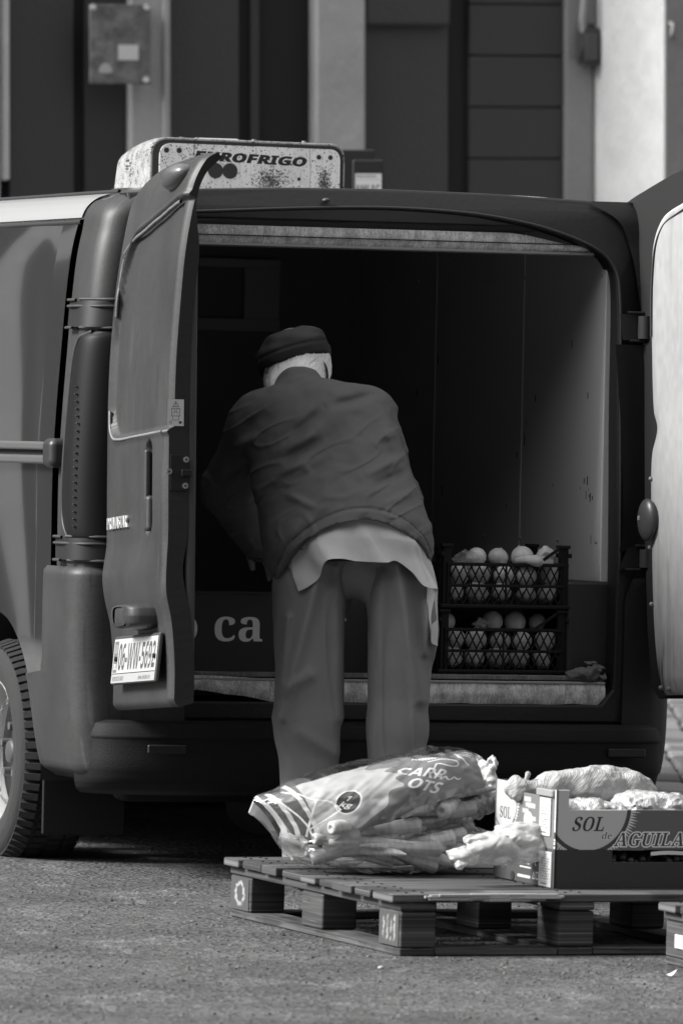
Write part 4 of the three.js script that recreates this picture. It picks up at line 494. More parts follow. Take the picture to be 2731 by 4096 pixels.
  const torso = (x, y, z) => { const p = [x, y, z]; let d = cap(p, [-0.07, 0.98, 0.55], [-0.16, 1.27, 0.29], 0.150, 0.120); d = smin(d, cap(p, [0.125, 0.98, 0.56], [0.03, 1.31, 0.31], 0.138, 0.115), 0.10); d = smin(d, cap(p, [0.03, 0.96, 0.57], [-0.06, 1.26, 0.36], 0.165, 0.135), 0.1); d = smin(d, cap(p, [-0.10, 1.32, 0.27], [-0.118, 1.40, 0.15], 0.10, 0.080), 0.09); d = smin(d, cap(p, J.shL, J.shR, 0.082, 0.072), 0.09); return d; };
  const sleeve = (p) => { let d = cap(p, J.shL, J.elL, 0.085, 0.070); d = smin(d, cap(p, J.elL, J.wrL, 0.070, 0.050), 0.03); let e = cap(p, J.shR, J.elR, 0.076, 0.066); e = smin(e, cap(p, J.elR, J.wrR, 0.066, 0.050), 0.03); return Math.min(d, e); };
  const jack = (x, y, z) => { const p = [x, y, z]; let t = torso(x, y, z); const hy = hem(x, z); const db = y - hy; t -= 0.004 * sm(0.034, 0.03, db); t += 0.005 * Math.exp(-(((db - 0.034) / 0.004) ** 2)); t = Math.max(t, -db);
    let d = smin(t, sleeve(p), 0.045); if (z > 0) for (const f of F) { const [q, w] = seg2(x, y, f); if (q < f[4] * 3) d -= 1.6 * f[5] * Math.exp(-q * q / (f[4] * f[4] * 0.6)) * Math.sin(clamp(w, 0.06, 0.94) * 3.14159); }
    const nn = n3(x * 9 + y * 5, y * 11 - x * 5, z * 7); d += 0.012 * (nn - 0.5) + 0.005 * (n3(x * 30 + y * 16, y * 34 - x * 14, z * 20) - 0.5) - 0.0042 * Math.max(0, 0.12 - Math.abs(n3(x * 9 + y * 6 + 9, y * 20 - x * 11, 3) - 0.5)) / 0.12 * sm(0.2, 0.5, n3(x * 5, y * 5, 11)) + 0.002;
    d = Math.max(d, -(Math.hypot(x - J.wrL[0], y - J.wrL[1], z - J.wrL[2]) - 0.04)); d = Math.max(d, -(Math.hypot(x - J.wrR[0], y - J.wrR[1], z - J.wrR[2]) - 0.04));
    const nx = x + 0.118, ny = y - 1.45, nz = z - 0.085; d = Math.max(d, 0.005 - Math.hypot(nx, ny, nz) + 0.062); return d; };
  const jk = put('jacket', nets(jack, [-0.45, 0.72, -0.2], [0.32, 1.54, 0.78], 0.0065), cloth(0.10, 0.75, 3));
  // collar stand
  { const c = [-0.120, 1.438, 0.085]; const q = new THREE.Quaternion().setFromEuler(new THREE.Euler(0.95, 0, 0.12)); const g = sheet(60, 8, (u, v) => { const a = u * 2 * Math.PI; const r = 0.078 + 0.004 * v; const p = V(r * 1.04 * Math.cos(a), (v - 0.5) * 0.042 + 0.004 * Math.sin(a * 3), -r * Math.sin(a)).applyQuaternion(q); return [c[0] + p.x, c[1] + p.y, c[2] + p.z]; }); put('collar', g, cloth(0.05, 0.8, 3), jk); }
  // pale shirt tail hanging out below the hem
  const sb = ctab([[-0.20, 0.845], [-0.175, 0.842], [-0.115, 0.862], [-0.065, 0.905], [-0.03, 0.945], [0.0, 0.952], [0.04, 0.944], [0.12, 0.94], [0.165, 0.942], [0.195, 0.912], [0.215, 0.872], [0.24, 0.855], [0.25, 0.80], [0.258, 0.72], [0.267, 0.70]]);
  const shirt = (k) => sheet(220, 34, (u, v) => { const a = lerp(-0.10, Math.PI - 0.30, u); const ca = Math.cos(a), sa = Math.sin(a); const x0 = 0.045 + 0.222 * ca; const bot = sb(x0); const top = 1.07; const y = lerp(top, sa > -0.1 ? bot : lerp(bot, 0.80, 0.5), v); const fl = v * v; let r = lerp(0.80, 1.0, sm(0, 0.55, v)) + 0.10 * fl * Math.pow(Math.max(0, sa), 0.5) + 0.012 * k; const fold = 0.24 * v * (0.45 - Math.abs(Math.sin(a * 2.6 + 0.5 + v * 0.9))) + 0.16 * v * (0.5 - Math.abs(Math.sin(a * 5 + 1.3 + v * 2.2))) + 0.020 * Math.sin(a * 17 + v * 6) * v + 0.06 * (n3(x0 * 18 + y * 14, y * 20, 3) - 0.5) * Math.min(1, v * 2); r += fold * (0.35 + 0.65 * sm(0, 0.6, sa)); const hip = sm(0.9, 0.2, a); return [0.045 + 0.218 * ca * r + 0.014 * hip * v, y, 0.56 + 0.165 * sa * r + 0.02 * fl + 0.05 * hip * v]; }, (u, v) => [u * 0.7, v * 0.2]);
  put('shirt', merge([shirt(0), shirt(-0.6)]), cloth(0.52, 0.85, 2));
  // white hair under the cap: base plus strands
  const onHead = (az, t, r = 1) => { const y = 1.514 - 0.088 * t, R = r * (1 + 0.05 * Math.sin(Math.PI * Math.min(1, t * 1.05)) - 0.02 * Math.max(0, t - 0.7)); const x = 0.089 * R * Math.sin(az); return [-0.127 + x, y + 0.20 * x - 0.018 * Math.abs(Math.sin(az)), 0.012 + 0.100 * R * Math.cos(az) + 0.125 * t * t * Math.max(0, Math.cos(az))]; };
  const hg = [sheet(50, 16, (u, v) => onHead(lerp(-1.75, 1.75, u), v, 0.985 + 0.02 * n3(u * 24, v * 5, 1)))]; const RH = RNG(12);
  for (let i = 0; i < 1100; i++) { const az = lerp(-1.72, 1.72, RH()), t0 = RH() * 0.62 - 0.02, L = 0.22 + RH() * 0.22, sw = -0.20 + (RH() - 0.5) * 0.2 - 0.12 * Math.sin(az * 3), r = 0.995 + RH() * 0.02; hg.push(tube([0, 0.5, 1].map((t) => onHead(az + sw * t * t, t0 + L * t, r + 0.03 * Math.sin(t * 3.1) + 0.012 * t * RH())), 0.0013 + RH() * 0.0009, 4, 3)); }
  put('hair', merge(hg), G(0.82, 0.55));
  // flat cloth cap
  { const q = new THREE.Quaternion().setFromEuler(new THREE.Euler(-0.22, 0.1, 0.28)), qi = q.clone().invert(), c = V(-0.139, 1.502, -0.002), t = V(0, 0, 0);
    put('cap', nets((x, y, z) => { t.set(x - c.x, y - c.y, z - c.z).applyQuaternion(qi); const p = [t.x, t.y, t.z]; let d = ell(p, [0, 0.006, -0.008], [0.106, 0.066, 0.122]); d = smin(d, ell(p, [0, 0.018, 0.03], [0.092, 0.056, 0.086]), 0.03); d = Math.max(d, -0.016 - p[1]); const rim = Math.max(ell(p, [0, -0.01, -0.008], [0.1045, 0.09, 0.1205]), Math.abs(p[1] + 0.008) - 0.012); d = smin(d, rim, 0.012); const vis = Math.max(Math.abs(p[1] + 0.002 + 0.25 * (p[2] + 0.1) * -0.3) - 0.006, ell(p, [0, 0, -0.10], [0.082, 0.06, 0.085])); d = Math.min(d, vis); d += 0.002 * Math.exp(-(((p[1] - 0.012) / 0.005) ** 2)) - 0.004 * Math.sin(p[0] * 50 + p[1] * 60) * sm(0.02, 0.05, p[1]) + 0.008 * (n3(p[0] * 26, p[1] * 30, p[2] * 26) - 0.5); return d; }, [-0.28, 1.37, -0.24], [0.0, 1.63, 0.16], 0.005), cloth(0.030, 0.9, 4)); }
}

// ------------------------------------------------------------ crates with onions inside the van
const onionG = [0, 1, 2].map((k) => { const pr = []; for (let i = 0; i <= 22; i++) { const a = i / 22 * Math.PI; let r = Math.sin(a), y = -Math.cos(a); r *= 1 - 0.06 * y; if (i > 19) r = Math.max(r * (0.8 - 0.1 * (i - 19)), i === 22 ? 0 : 0.05); pr.push(new THREE.Vector2(Math.max(r, i === 0 || i === 22 ? 0 : 0.02), y * (0.88 + 0.06 * k) + (i > 20 ? 0.1 : 0))); } const g = new THREE.LatheGeometry(pr, 22); const p = g.attributes.position; for (let i = 0; i < p.count; i++) { const x = p.getX(i), y = p.getY(i), z = p.getZ(i), a = Math.atan2(z, x), f = 1 + 0.02 * Math.sin(a * 7 + k) + 0.03 * (n3(x * 2 + k * 5, y * 2, z * 2) - 0.5); p.setXYZ(i, x * f, y, z * f); } g.computeVertexNormals(); return g; });
const onionT = tex([256, 128], (u, v) => 0.85 + 0.12 * (fbm2(u, v, 40, 3, 3, 121) - 0.5) - 0.25 * sm(0.86, 0.98, v));
const onionM = [G(1, 0.35, { map: onionT }), G(0.8, 0.4, { map: onionT })];
function crate(name, label, lx, ly, lz, lid) {
  const o = thing(name, label, 'crate', vw(lx, ly, lz), QV, 'black lattice crates stacked in the van'), m = M.plastic, W = 0.405, D = 0.30, H = 0.185, FH = 0.132;
  mesh('base', span(0, W, 0, 0.012, -D, 0, 0.004), m, o);
  for (const [x, z] of [[0.008, -0.008], [W - 0.034, -0.008], [0.008, -D + 0.03], [W - 0.034, -D + 0.03]]) mesh('corner_post', [span(x, x + 0.026, 0.004, H, z - 0.022, z, 0.004), span(x - 0.006, x + 0.03, H - 0.008, H + 0.002, z - 0.026, z + 0.006, 0.003)], m, o);
  const bars = (x0, x1, z, horiz) => { const g = []; const bar = (a, y0, b, y1, t) => { const L = Math.hypot(b - a, y1 - y0), q = new THREE.BoxGeometry(L, t, t * 0.8); q.rotateZ(Math.atan2(y1 - y0, b - a)); q.translate((a + b) / 2, (y0 + y1) / 2, 0); return q; };
    for (const [y, t] of [[0.006, 0.010], [0.066, 0.009], [FH - 0.004, 0.010]]) g.push(rbox(x1 - x0, t, 0.007, (x0 + x1) / 2, y, 0, 0.002)); for (const [y0, y1] of [[0.01, 0.063], [0.07, FH - 0.008]]) for (let x = x0; x < x1 - 0.02; x += 0.0245) { g.push(bar(x, y0, x + 0.027, y1, 0.0038), bar(x + 0.027, y0, x, y1, 0.0038)); } for (const x of [x0 + 0.003, (x0 + x1) / 2, x1 - 0.003]) g.push(rbox(0.006, FH, 0.006, x, FH / 2, 0, 0.002)); return merge(g); };
  const f = bars(0.02, W - 0.02, 0); f.translate(0, 0, -0.006); mesh('front_lattice', f, m, o); const b = bars(0.02, W - 0.02, 0); b.translate(0, 0, -D + 0.006); mesh('rear_lattice', b, m, o);
  for (const x of [0.006, W - 0.006]) { const s = bars(0.02, D - 0.02, 0); s.rotateY(Math.PI / 2); s.translate(x, 0, 0); mesh('side_lattice', s, m, o); mesh('side_rim', [span(x - 0.006, x + 0.006, H - 0.035, H - 0.022, -D, 0, 0.003), rbox(0.006, 0.06, 0.02, x, FH + 0.02, -0.05, 0.002)], m, o); }
  mesh('rim_wing', [(() => { const g = rbox(0.085, 0.009, 0.007, W - 0.072, FH + 0.022, -0.008, 0.002); g.translate(-(W - 0.072), -(FH + 0.022), 0); g.rotateZ(0.6); g.translate(W - 0.072, FH + 0.022, 0); return g; })()], m, o);
  return o;
}
const CX = 0.172, CZ = -0.075;
crate('plastic_crate', 'lower black lattice crate of pale onions, standing on the van floor', CX - 0.004, 0.592, CZ);
crate('plastic_crate', 'upper black lattice crate of pale onions, stacked on the other crate', CX, 0.782, CZ);
{ const R = RNG(31); let proto = null;
  for (const [cy, nm] of [[0.592, 'lower'], [0.782, 'upper']]) {
    for (let row = 0; row < 3; row++) for (let k = 0; k < 5; k++) for (let dz = 0; dz < (row === 2 ? 1 : 2); dz++) {
      const r = 0.0275 + R() * 0.0065; if (row === 2 && (nm === 'upper' ? k === 0 : k === 1)) continue; if (dz) continue;
      const x = CX + 0.062 + k * 0.072 + (row % 2) * 0.008 + (R() - 0.5) * 0.014 - (nm === 'lower' ? 0.012 : 0), y = cy + 0.046 + row * 0.052 + (R() - 0.5) * 0.008 + (row === 2 ? -0.002 : 0), z = CZ - 0.046 - dz * 0.075 - (row === 2 ? 0.035 : 0) - R() * 0.01;
      const o = proto ? proto.clone() : new THREE.Mesh(onionG[0], onionM[0]); proto = o; o.geometry = onionG[Math.floor(R() * 3)]; o.material = onionM[R() < 0.6 ? 0 : 1]; o.castShadow = o.receiveShadow = true; o.name = numbered('onion'); scene.add(o); o.position.copy(vw(x, y, z)); o.scale.setScalar(r); o.rotation.set((R() - 0.5) * 2.4, R() * 6, (R() - 0.5) * 2.4); o.userData = { label: row === 2 ? `pale onion heaped on top of the ${nm} black crate, ${['first', 'second', 'third', 'fourth', 'fifth'][k]} place from the left` : `pale onion behind the lattice of the ${nm} black crate, ${['bottom', 'upper'][row]} row, ${['first', 'second', 'third', 'fourth', 'fifth'][k]} from the left`, category: 'onion', group: `onions in the ${nm} crate` }; } }
  // torn plastic wrap on top of the upper crate
  const film = G(0.9, 0.12, { transmission: 0.85, thickness: 0, ior: 1.45 });
  const wrap = (nm, lb, x, y, z, sx, sy, seed) => { const g = nets((a, b, c) => ell([a, b, c], [0, 0, 0], [sx, sy, sx * 0.8]) + 0.016 * (n3(a * 45 + seed, b * 45, c * 45) - 0.5) + 0.01 * (n3(a * 110, b * 110, c * 110 + seed) - 0.5), [-sx - 0.02, -sy - 0.02, -sx - 0.02], [sx + 0.02, sy + 0.02, sx + 0.02], 0.004); const o = mesh(nm, g, film); o.position.copy(vw(x, y, z)); o.quaternion.copy(QV); tag(o, lb, 'plastic wrap'); };
  wrap('plastic_wrap', 'crumpled clear plastic wrap over an onion on the upper crate', CX + 0.095, 0.925, -0.125, 0.036, 0.03, 3);
  wrap('plastic_wrap', 'small clear plastic scrap among onions in the lower crate', CX + 0.14, 0.735, -0.115, 0.022, 0.016, 9);
  const lf = nets((a, b, c) => ell([a, b, c], [0, 0, 0], [0.052, 0.017, 0.03]) + 0.012 * (n3(a * 40, b * 40, c * 40) - 0.5), [-0.07, -0.03, -0.05], [0.07, 0.03, 0.05], 0.004); const tp = sheet(8, 8, (u, v) => [0.02 + 0.035 * u + 0.01 * v, 0.012 + 0.032 * v * (1 - 0.3 * u) + 0.004 * Math.sin(u * 5), 0.01 * Math.sin(v * 4)]); const pb = mesh('paper_wrapper', merge([lf, tp]), G(0.62, 0.6)); pb.position.copy(vw(CX + 0.295, 0.922, -0.10)); pb.quaternion.copy(QV); tag(pb, 'torn pale paper wrapper lying on the upper crate', 'wrapper');
  // rag on the sill
  const rg = nets((a, b, c) => ell([a, b, c], [0, 0, 0], [0.05, 0.026, 0.035]) + 0.028 * (n3(a * 38 + 4, b * 60, c * 38) - 0.5) + 0.009 * (n3(a * 120, b * 120, c * 120) - 0.5), [-0.08, -0.05, -0.06], [0.08, 0.05, 0.06], 0.004); const ro = mesh('rag', rg, G(0.13, 0.9)); ro.position.copy(vw(0.615, 0.598, -0.04)); ro.quaternion.copy(QV); tag(ro, 'crumpled grey rag on the right end of the van sill', 'rag');
  // dark carton with lettering deeper inside
  const bx = thing('dark_carton', 'dark carton with pale lettering inside the van behind the bending person', 'carton', vw(-0.262, 0.57, -0.5), QV);
  mesh('carton_body', rbox(0.74, 0.24, 0.35, 0.03, 0.12, 0, 0.006), G(0.035, 0.7), bx);
  const lt = canvasTex(1024, 320, (c, w, h) => { c.fillStyle = grey(0.035); c.fillRect(0, 0, w, h); c.fillStyle = '#f0f0f0'; c.font = 'bold 190px serif'; c.save(); c.translate(0, 190); c.scale(1.08, 1); c.fillText('o', 20, 0); c.fillText('ca', 190, 0); c.fillText('g', 640, 0); c.restore(); });
  const q = new THREE.PlaneGeometry(0.70, 0.219); q.translate(0.03, 0.122, 0.178); mesh('printed_face', q, T(lt, 0.7), bx);
}
// ------------------------------------------------------------ pallets
const woodMs = [1, 1.25, 0.8, 1.05].map((k, i) => { const t = TX.wood.clone(); t.repeat.set(3.2, 1.1); t.offset.set(i * 0.31, i * 0.17); t.needsUpdate = true; const b = TX.woodB.clone(); b.repeat.set(3.2, 1.1); b.offset.copy(t.offset); b.needsUpdate = true; const m = T(t, 0.85, { bumpMap: b, bumpScale: 0.002 }); m.color.setRGB(k, k, k); return m; });
function plankUV(g, along) { const p = g.attributes.position, n = g.attributes.normal, uv = g.attributes.uv; for (let i = 0; i < p.count; i++) { const c = [p.getX(i), p.getY(i), p.getZ(i)]; const L = c[along]; const ot = Math.abs(n.getY(i)) > 0.7 ? c[along === 0 ? 2 : 0] : c[1] * 1.3 + 0.1; uv.setXY(i, ot, L); } return g; }
function pallet(name, label, pos, quat) { // local: near left corner at the origin, +x right, -z back; 1.0 x 1.2 m
  const o = thing(name, label, 'pallet', pos, quat, 'wooden pallets on the street'), R = RNG(9), A = 1.2, B = 1.0;
  let k = 0; const w = () => woodMs[(k++ * 7) % 4];
  const plank = (n, x0, x1, y0, y1, z0, z1, al) => { const g = span(x0, x1, y0, y1, z0, z1, 0.004, 1); const p = g.attributes.position, s = R() * 10; for (let i = 0; i < p.count; i++) { const c = al === 0 ? p.getX(i) : p.getZ(i); p.setY(i, p.getY(i) + 0.003 * (n3(c * 3 + s, 0.5, s) - 0.5)); } return mesh(n, plankUV(g, al), w(), o); };
  for (const x of [0.002, B / 2 - 0.05, B - 0.10]) plank('skid_board', x, x + 0.098, 0.0, 0.02, -A, 0, 2);
  for (const z of [-0.001, -A + 0.099]) { plank('skid_board', 0.102, B / 2 - 0.052, 0.0, 0.019, z - 0.098, z, 0); plank('skid_board', B / 2 + 0.05, B - 0.102, 0.0, 0.019, z - 0.098, z, 0); }
  for (const x of [0.003, B / 2 - 0.05, B - 0.103]) for (const z of [-0.002, -A / 2 + 0.06, -A + 0.147]) { const g = span(x, x + 0.1, 0.0215, 0.116, z - 0.145, z, 0.006, 2); mesh('block', plankUV(g, 2), w(), o); }
  for (const x of [0.0, B / 2 - 0.05, B - 0.10]) plank('stringer_board', x, x + 0.10, 0.1175, 0.1385, -A - 0.002, 0.002, 2);
  const ws = [0.125, 0.098, 0.125, 0.098, 0.098, 0.125, 0.098, 0.125, 0.098]; for (let i = 0; i < ws.length; i++) ws[i] *= 1.13; let z = 0.006; const gap = (A + 0.012 - ws.reduce((a, b) => a + b, 0)) / (ws.length - 1);
  ws.forEach((wd, i) => { const d = R() * 0.026; const pk = plank('deck_board', -0.006 - d, B + 0.004, 0.1395, 0.158 + R() * 0.005, z - wd + R() * 0.008, z - R() * 0.004, 0); const nl = []; for (const x of [0.03, 0.075, 0.48, 0.52]) for (const f of [0.3, 0.7]) { const c = cyl(0.0045, 0.0045, 0.002, 8); c.translate(x, 0.1625, z - wd * f); nl.push(c); } mesh('nail_heads', nl, M.dark, pk); z -= wd + gap; });
  return o;
}
{ const p = pallet('wooden_pallet', 'weathered wooden pallet carrying the carrot bags and fruit boxes', OP, QP);
  // splintered raw front edge and pale stamps on the blocks
  const R = RNG(4); const sp = []; for (let i = 0; i < 60; i++) { const x = 0.06 + R() * 0.28, L = 0.03 + R() * 0.12; sp.push(rbox(L, 0.003 + R() * 0.006, 0.004 + R() * 0.008, x + L / 2, 0.145 + R() * 0.015, 0.004 + R() * 0.004, 0.0015, 1)); } mesh('splintered_edge', sp, G(0.34, 0.9), p);
  const stamp = (seed) => canvasTex(256, 256, (c, w, h) => { const r = RNG(seed); c.fillStyle = '#474747'; c.fillRect(0, 0, w, h); for (let i = 0; i < 120; i++) { c.fillStyle = `rgba(70,70,70,${r() * 0.5})`; c.fillRect(0, r() * h, w, 2 + r() * 4); } c.strokeStyle = '#9d9d9d'; c.fillStyle = '#989898'; if (seed === 3) { for (let i = 0; i < 90; i++) { const a = r() * 6.3; c.globalAlpha = 0.25 + r() * 0.5; c.beginPath(); c.ellipse(128 + Math.cos(a) * (48 + r() * 22), 128 + Math.sin(a) * (70 + r() * 26), 6 + r() * 12, 6 + r() * 14, r() * 3, 0, 7); c.fill(); } c.globalAlpha = 1; } else { for (let i = 0; i < 70; i++) { const k = Math.floor(r() * 4); c.globalAlpha = 0.2 + r() * 0.4; c.beginPath(); c.ellipse(50 + k * 48 + r() * 16, 40 + r() * 170, 5 + r() * 7, 10 + r() * 22, 0.3, 0, 7); c.fill(); } c.globalAlpha = 1; } });
  for (const [z, s] of [[-0.075, 8], [-1.128, 3]]) { const g = new THREE.PlaneGeometry(0.13, 0.088); g.rotateY(-Math.PI / 2); g.translate(0.0008, 0.068, z); mesh('paint_stamp', g, T(stamp(s), 0.8), p); }
}
{ const P2 = V(0.833, -0.025, 2.605).sub(V(0, 0, -1.2).applyQuaternion(QP)); const p2 = pallet('wooden_pallet', 'second wooden pallet at the right edge with a pale paper label', P2, QP);
  const g = rbox(0.003, 0.036, 0.07, -0.0012, 0.066, -1.095, 0.001); mesh('paper_label', g, G(0.5, 0.8), p2); }
// ------------------------------------------------------------ fruit boxes
{
  const R = RNG(55), bx0 = 0.499, bz0 = -0.155, L = 0.60, D = 0.40;
  const kraft = (k) => G(k, 0.75, { bumpMap: TX.fine, bumpScale: 0.0004 });
  const sunPts = (c, cx, cy, r0, r1, a0, a1, n) => { c.beginPath(); for (let i = 0; i <= n; i++) { const a = lerp(a0, a1, i / n), r = i % 2 ? r1 * (0.93 + 0.12 * R()) : r0; c.lineTo(cx + Math.cos(a) * r, cy + Math.sin(a) * r); } };
  // upper tray -- end/long panels printed
  const front = canvasTex(2048, 532, (c, w, h) => { const S = w / L; c.fillStyle = '#6a6a6a'; c.fillRect(0, 0, w, h); const cx = 0.092 * S, cy = 0.045 * S, r = 0.113 * S; c.fillStyle = '#e4e4e4'; sunPts(c, cx, cy, r * 1.08, r * 1.34, -0.1, 2.9, 112); c.lineTo(0, cy); c.fill(); c.fillStyle = '#464646'; c.beginPath(); c.arc(cx, cy, r * 1.10, 0, 7); c.fill(); c.fillStyle = '#c9c9c9'; c.beginPath(); c.arc(cx, cy, r, 0, 7); c.fill(); c.fillRect(0, 0, cx, cy);
    c.fillStyle = '#2e2e2e'; c.save(); c.translate(0.045 * S, 0.107 * S); c.transform(1, 0, -0.06, 1, 0, 0); c.font = 'italic bold 178px serif'; c.scale(0.88, 1); c.fillText('SOL', 0, 0); c.restore();
    c.strokeStyle = '#f0f0f0'; c.fillStyle = '#484848'; c.lineJoin = 'round'; c.font = 'italic bold 84px serif'; c.lineWidth = 11; c.save(); c.translate(0.133 * S, 0.128 * S); c.strokeText('de', -6, 0); c.fillText('de', -6, 0); c.restore(); c.font = 'italic bold 172px serif'; c.lineWidth = 19; c.strokeStyle = '#ffffff'; c.save(); c.translate(0.168 * S, 0.147 * S); c.scale(0.98, 1); c.strokeText('AGUILAS', 0, 0); c.fillText('AGUILAS', 0, 0); c.restore(); });
  const side = canvasTex(1600, 624, (c, w, h) => { const S = w / D; c.fillStyle = '#6c6c6c'; c.fillRect(0, 0, w, h); c.fillStyle = '#d0d0d0'; sunPts(c, 0.065 * S, 0.05 * S, 0.082 * S, 0.097 * S, -0.5, 3.4, 80); c.fill(); c.fillStyle = '#707070'; c.beginPath(); c.arc(0.065 * S, 0.05 * S, 0.082 * S, 0, 7); c.fill(); c.fillStyle = '#b2b2b2'; c.beginPath(); c.arc(0.065 * S, 0.05 * S, 0.076 * S, 0, 7); c.fill(); c.fillRect(0, 0, 0.12 * S, 0.05 * S);
    c.fillStyle = '#3f3f3f'; c.save(); c.translate(0.03 * S, 0.098 * S); c.font = 'bold 170px serif'; c.fillText('SOL', 0, 0, 300); c.restore(); c.font = 'bold 60px serif'; c.fillText('de', 0.118 * S, 0.104 * S); c.strokeStyle = '#f2f2f2'; c.lineWidth = 8; c.font = 'bold 150px serif'; c.strokeText('AGUILAS', 0.115 * S, 0.145 * S, 600); c.fillText('AGUILAS', 0.115 * S, 0.145 * S, 600);
    c.fillStyle = '#a8a8a8'; for (const [x, y, ww, hh] of [[0.19, 0.03, 0.045, 0.013], [0.215, 0.046, 0.05, 0.013], [0.18, 0.062, 0.04, 0.012], [0.225, 0.08, 0.045, 0.012], [0.20, 0.045, 0.05, 0.012]]) c.fillRect(x * S, y * S, ww * S, hh * S); c.fillStyle = '#bbb'; c.beginPath(); c.ellipse(0.22 * S, 0.09 * S, 0.03 * S, 0.022 * S, 0, 0, 7); c.fill(); });
  const lbl = (seed) => canvasTex(384, 640, (c, w, h) => { const r = RNG(seed); c.fillStyle = '#c4c4c4'; c.fillRect(0, 0, w, h); c.strokeStyle = '#555'; c.lineWidth = 4; c.strokeRect(30, 90, w - 60, h - 180); c.fillStyle = '#666'; for (let i = 0; i < 9; i++) for (let x = 50; x < w - 80;) { const ww = 10 + r() * 46; c.fillRect(x, 120 + i * 46, ww, 12 + r() * 14); x += ww + 10 + r() * 12; } for (let i = 0; i < 5; i++) c.fillRect(40 + r() * 60, 30 + i * 8, 200, 3); c.fillRect(60, h - 66, 200, 26); });
  // the front long panel has a scooped top with high ends
  const tray = (name, label, y0, H, cutH, end, matF, matS, matB) => { const o = thing(name, label, 'box', pw(bx0, y0, bz0), QP); const t = 0.006;
    const sh = new THREE.Shape([[0, 0], [L, 0], [L, H], [L - end, H], [L - end, cutH], [end, cutH], [end, H], [0, H]].map((p) => new THREE.Vector2(...p))); const mk = (sp, wd, hh) => { const g = new THREE.ExtrudeGeometry(sp, { depth: t, bevelEnabled: true, bevelSize: 0.0008, bevelThickness: 0.0008, bevelSegments: 1 }); const p = g.attributes.position, uv = g.attributes.uv; for (let i = 0; i < p.count; i++) uv.setXY(i, p.getX(i) / wd, p.getY(i) / hh); return g; };
    const f = mk(sh, L, H); f.translate(0, 0, -t); mesh('front_panel', f, matF, o); const b = mk(sh, L, H); b.translate(0, 0, -D); mesh('back_panel', b, matB, o);
    const s2 = new THREE.Shape([[0, 0], [D, 0], [D, H], [D - 0.11, H], [D - 0.115, H - 0.022], [0.11, H - 0.022], [0.105, H], [0, H]].map((p) => new THREE.Vector2(...p))); for (const x of [0.0, L - t]) { const g = mk(s2, D, H); g.rotateY(-Math.PI / 2); g.translate(x + t + 0.0005, 0, -D); mesh('side_panel', g, x ? matB : matS, o); }
    mesh('tray_floor', span(0.008, L - 0.008, 0.002, 0.008, -D + 0.008, -0.008, 0.001), matB, o); return o; };
  const mB = kraft(0.10); const ftx = T(front, 0.6), stx = T(side, 0.6);
  const up = tray('fruit_box', 'upper printed cardboard fruit box with a sun emblem on the pallet', 0.2645, 0.156, 0.104, 0.036, ftx, stx, mB);
  const l1 = rbox(0.002, 0.10, 0.072, -0.0022, 0.082, -0.062, 0.0005); l1.rotateX(0); const pl = new THREE.PlaneGeometry(0.07, 0.098); pl.rotateY(-Math.PI / 2); pl.translate(-0.0042, 0.082, -0.062); const lo = mesh('address_label', l1, G(0.5, 0.6), up); mesh('label_print', pl, T(lbl(3), 0.6), lo);
  mesh('top_flap', [rbox(0.01, 0.018, 0.105, -0.004, 0.146, -0.06, 0.003)], G(0.33, 0.7), up);
  const stripe = []; for (let i = 0; i < 6; i++) stripe.push(rbox(0.001, 0.0014, 0.10, -0.0095, 0.1395 + i * 0.0027, -0.06, 0.0003, 1)); mesh('flap_print', stripe, G(0.3, 0.7), up);
  // lower dark box
  const lside = canvasTex(1600, 400, (c, w, h) => { c.fillStyle = '#454545'; c.fillRect(0, 0, w, h); c.fillStyle = '#e8e8e8'; c.font = 'bold 82px sans-serif'; c.fillText('GRAPES', 60, 262, 300); c.fillStyle = '#bdbdbd'; for (let i = 0; i < 5; i++) { c.fillRect(640 + i * 14, 60 + i * 42, 300 - 30 * (i % 2), 16); } c.fillRect(640, 320, 340, 30); c.fillStyle = '#cfcfcf'; c.font = 'bold 90px sans-serif'; c.fillText('c', 1090, 200); c.strokeStyle = '#cfcfcf'; c.lineWidth = 10; c.strokeRect(1130, 270, 60, 70); c.beginPath(); c.moveTo(1040, 340); c.lineTo(1070, 270); c.lineTo(1100, 340); c.closePath(); c.stroke(); });
  const dk = kraft(0.042); const low = tray('fruit_box', 'lower dark cardboard fruit box of the stack on the pallet', 0.1625, 0.1, 0.068, 0.165, dk, T(lside, 0.6), kraft(0.03));
  const l2 = rbox(0.002, 0.094, 0.080, -0.0022, 0.047, -0.052, 0.0005), pl2 = new THREE.PlaneGeometry(0.078, 0.092); pl2.rotateY(-Math.PI / 2); pl2.translate(-0.0042, 0.047, -0.052); const lo2 = mesh('address_label', l2, G(0.5, 0.6), low); mesh('label_print', pl2, T(lbl(8), 0.6), lo2);
  const hole = cyl(0.012, 0.012, 0.003, 18); hole.rotateZ(Math.PI / 2); hole.translate(-0.0012, 0.012, -0.27); mesh('vent_hole', hole, M.dark, low);
  // dark grapes glimpsed in the gap, and a white slip
  const gr = []; for (let i = 0; i < 150; i++) { const s = new THREE.SphereGeometry(0.010 + R() * 0.002, 8, 6); s.translate(0.13 + R() * 0.4, 0.052 + R() * 0.034, -0.02 - R() * 0.09); gr.push(s); } const go = mesh('grapes', gr, G(0.05, 0.3)); go.position.copy(pw(bx0, 0.1625, bz0)); go.quaternion.copy(QP); tag(go, 'dark grapes heaped inside the lower fruit box', 'grapes', null, 'stuff');
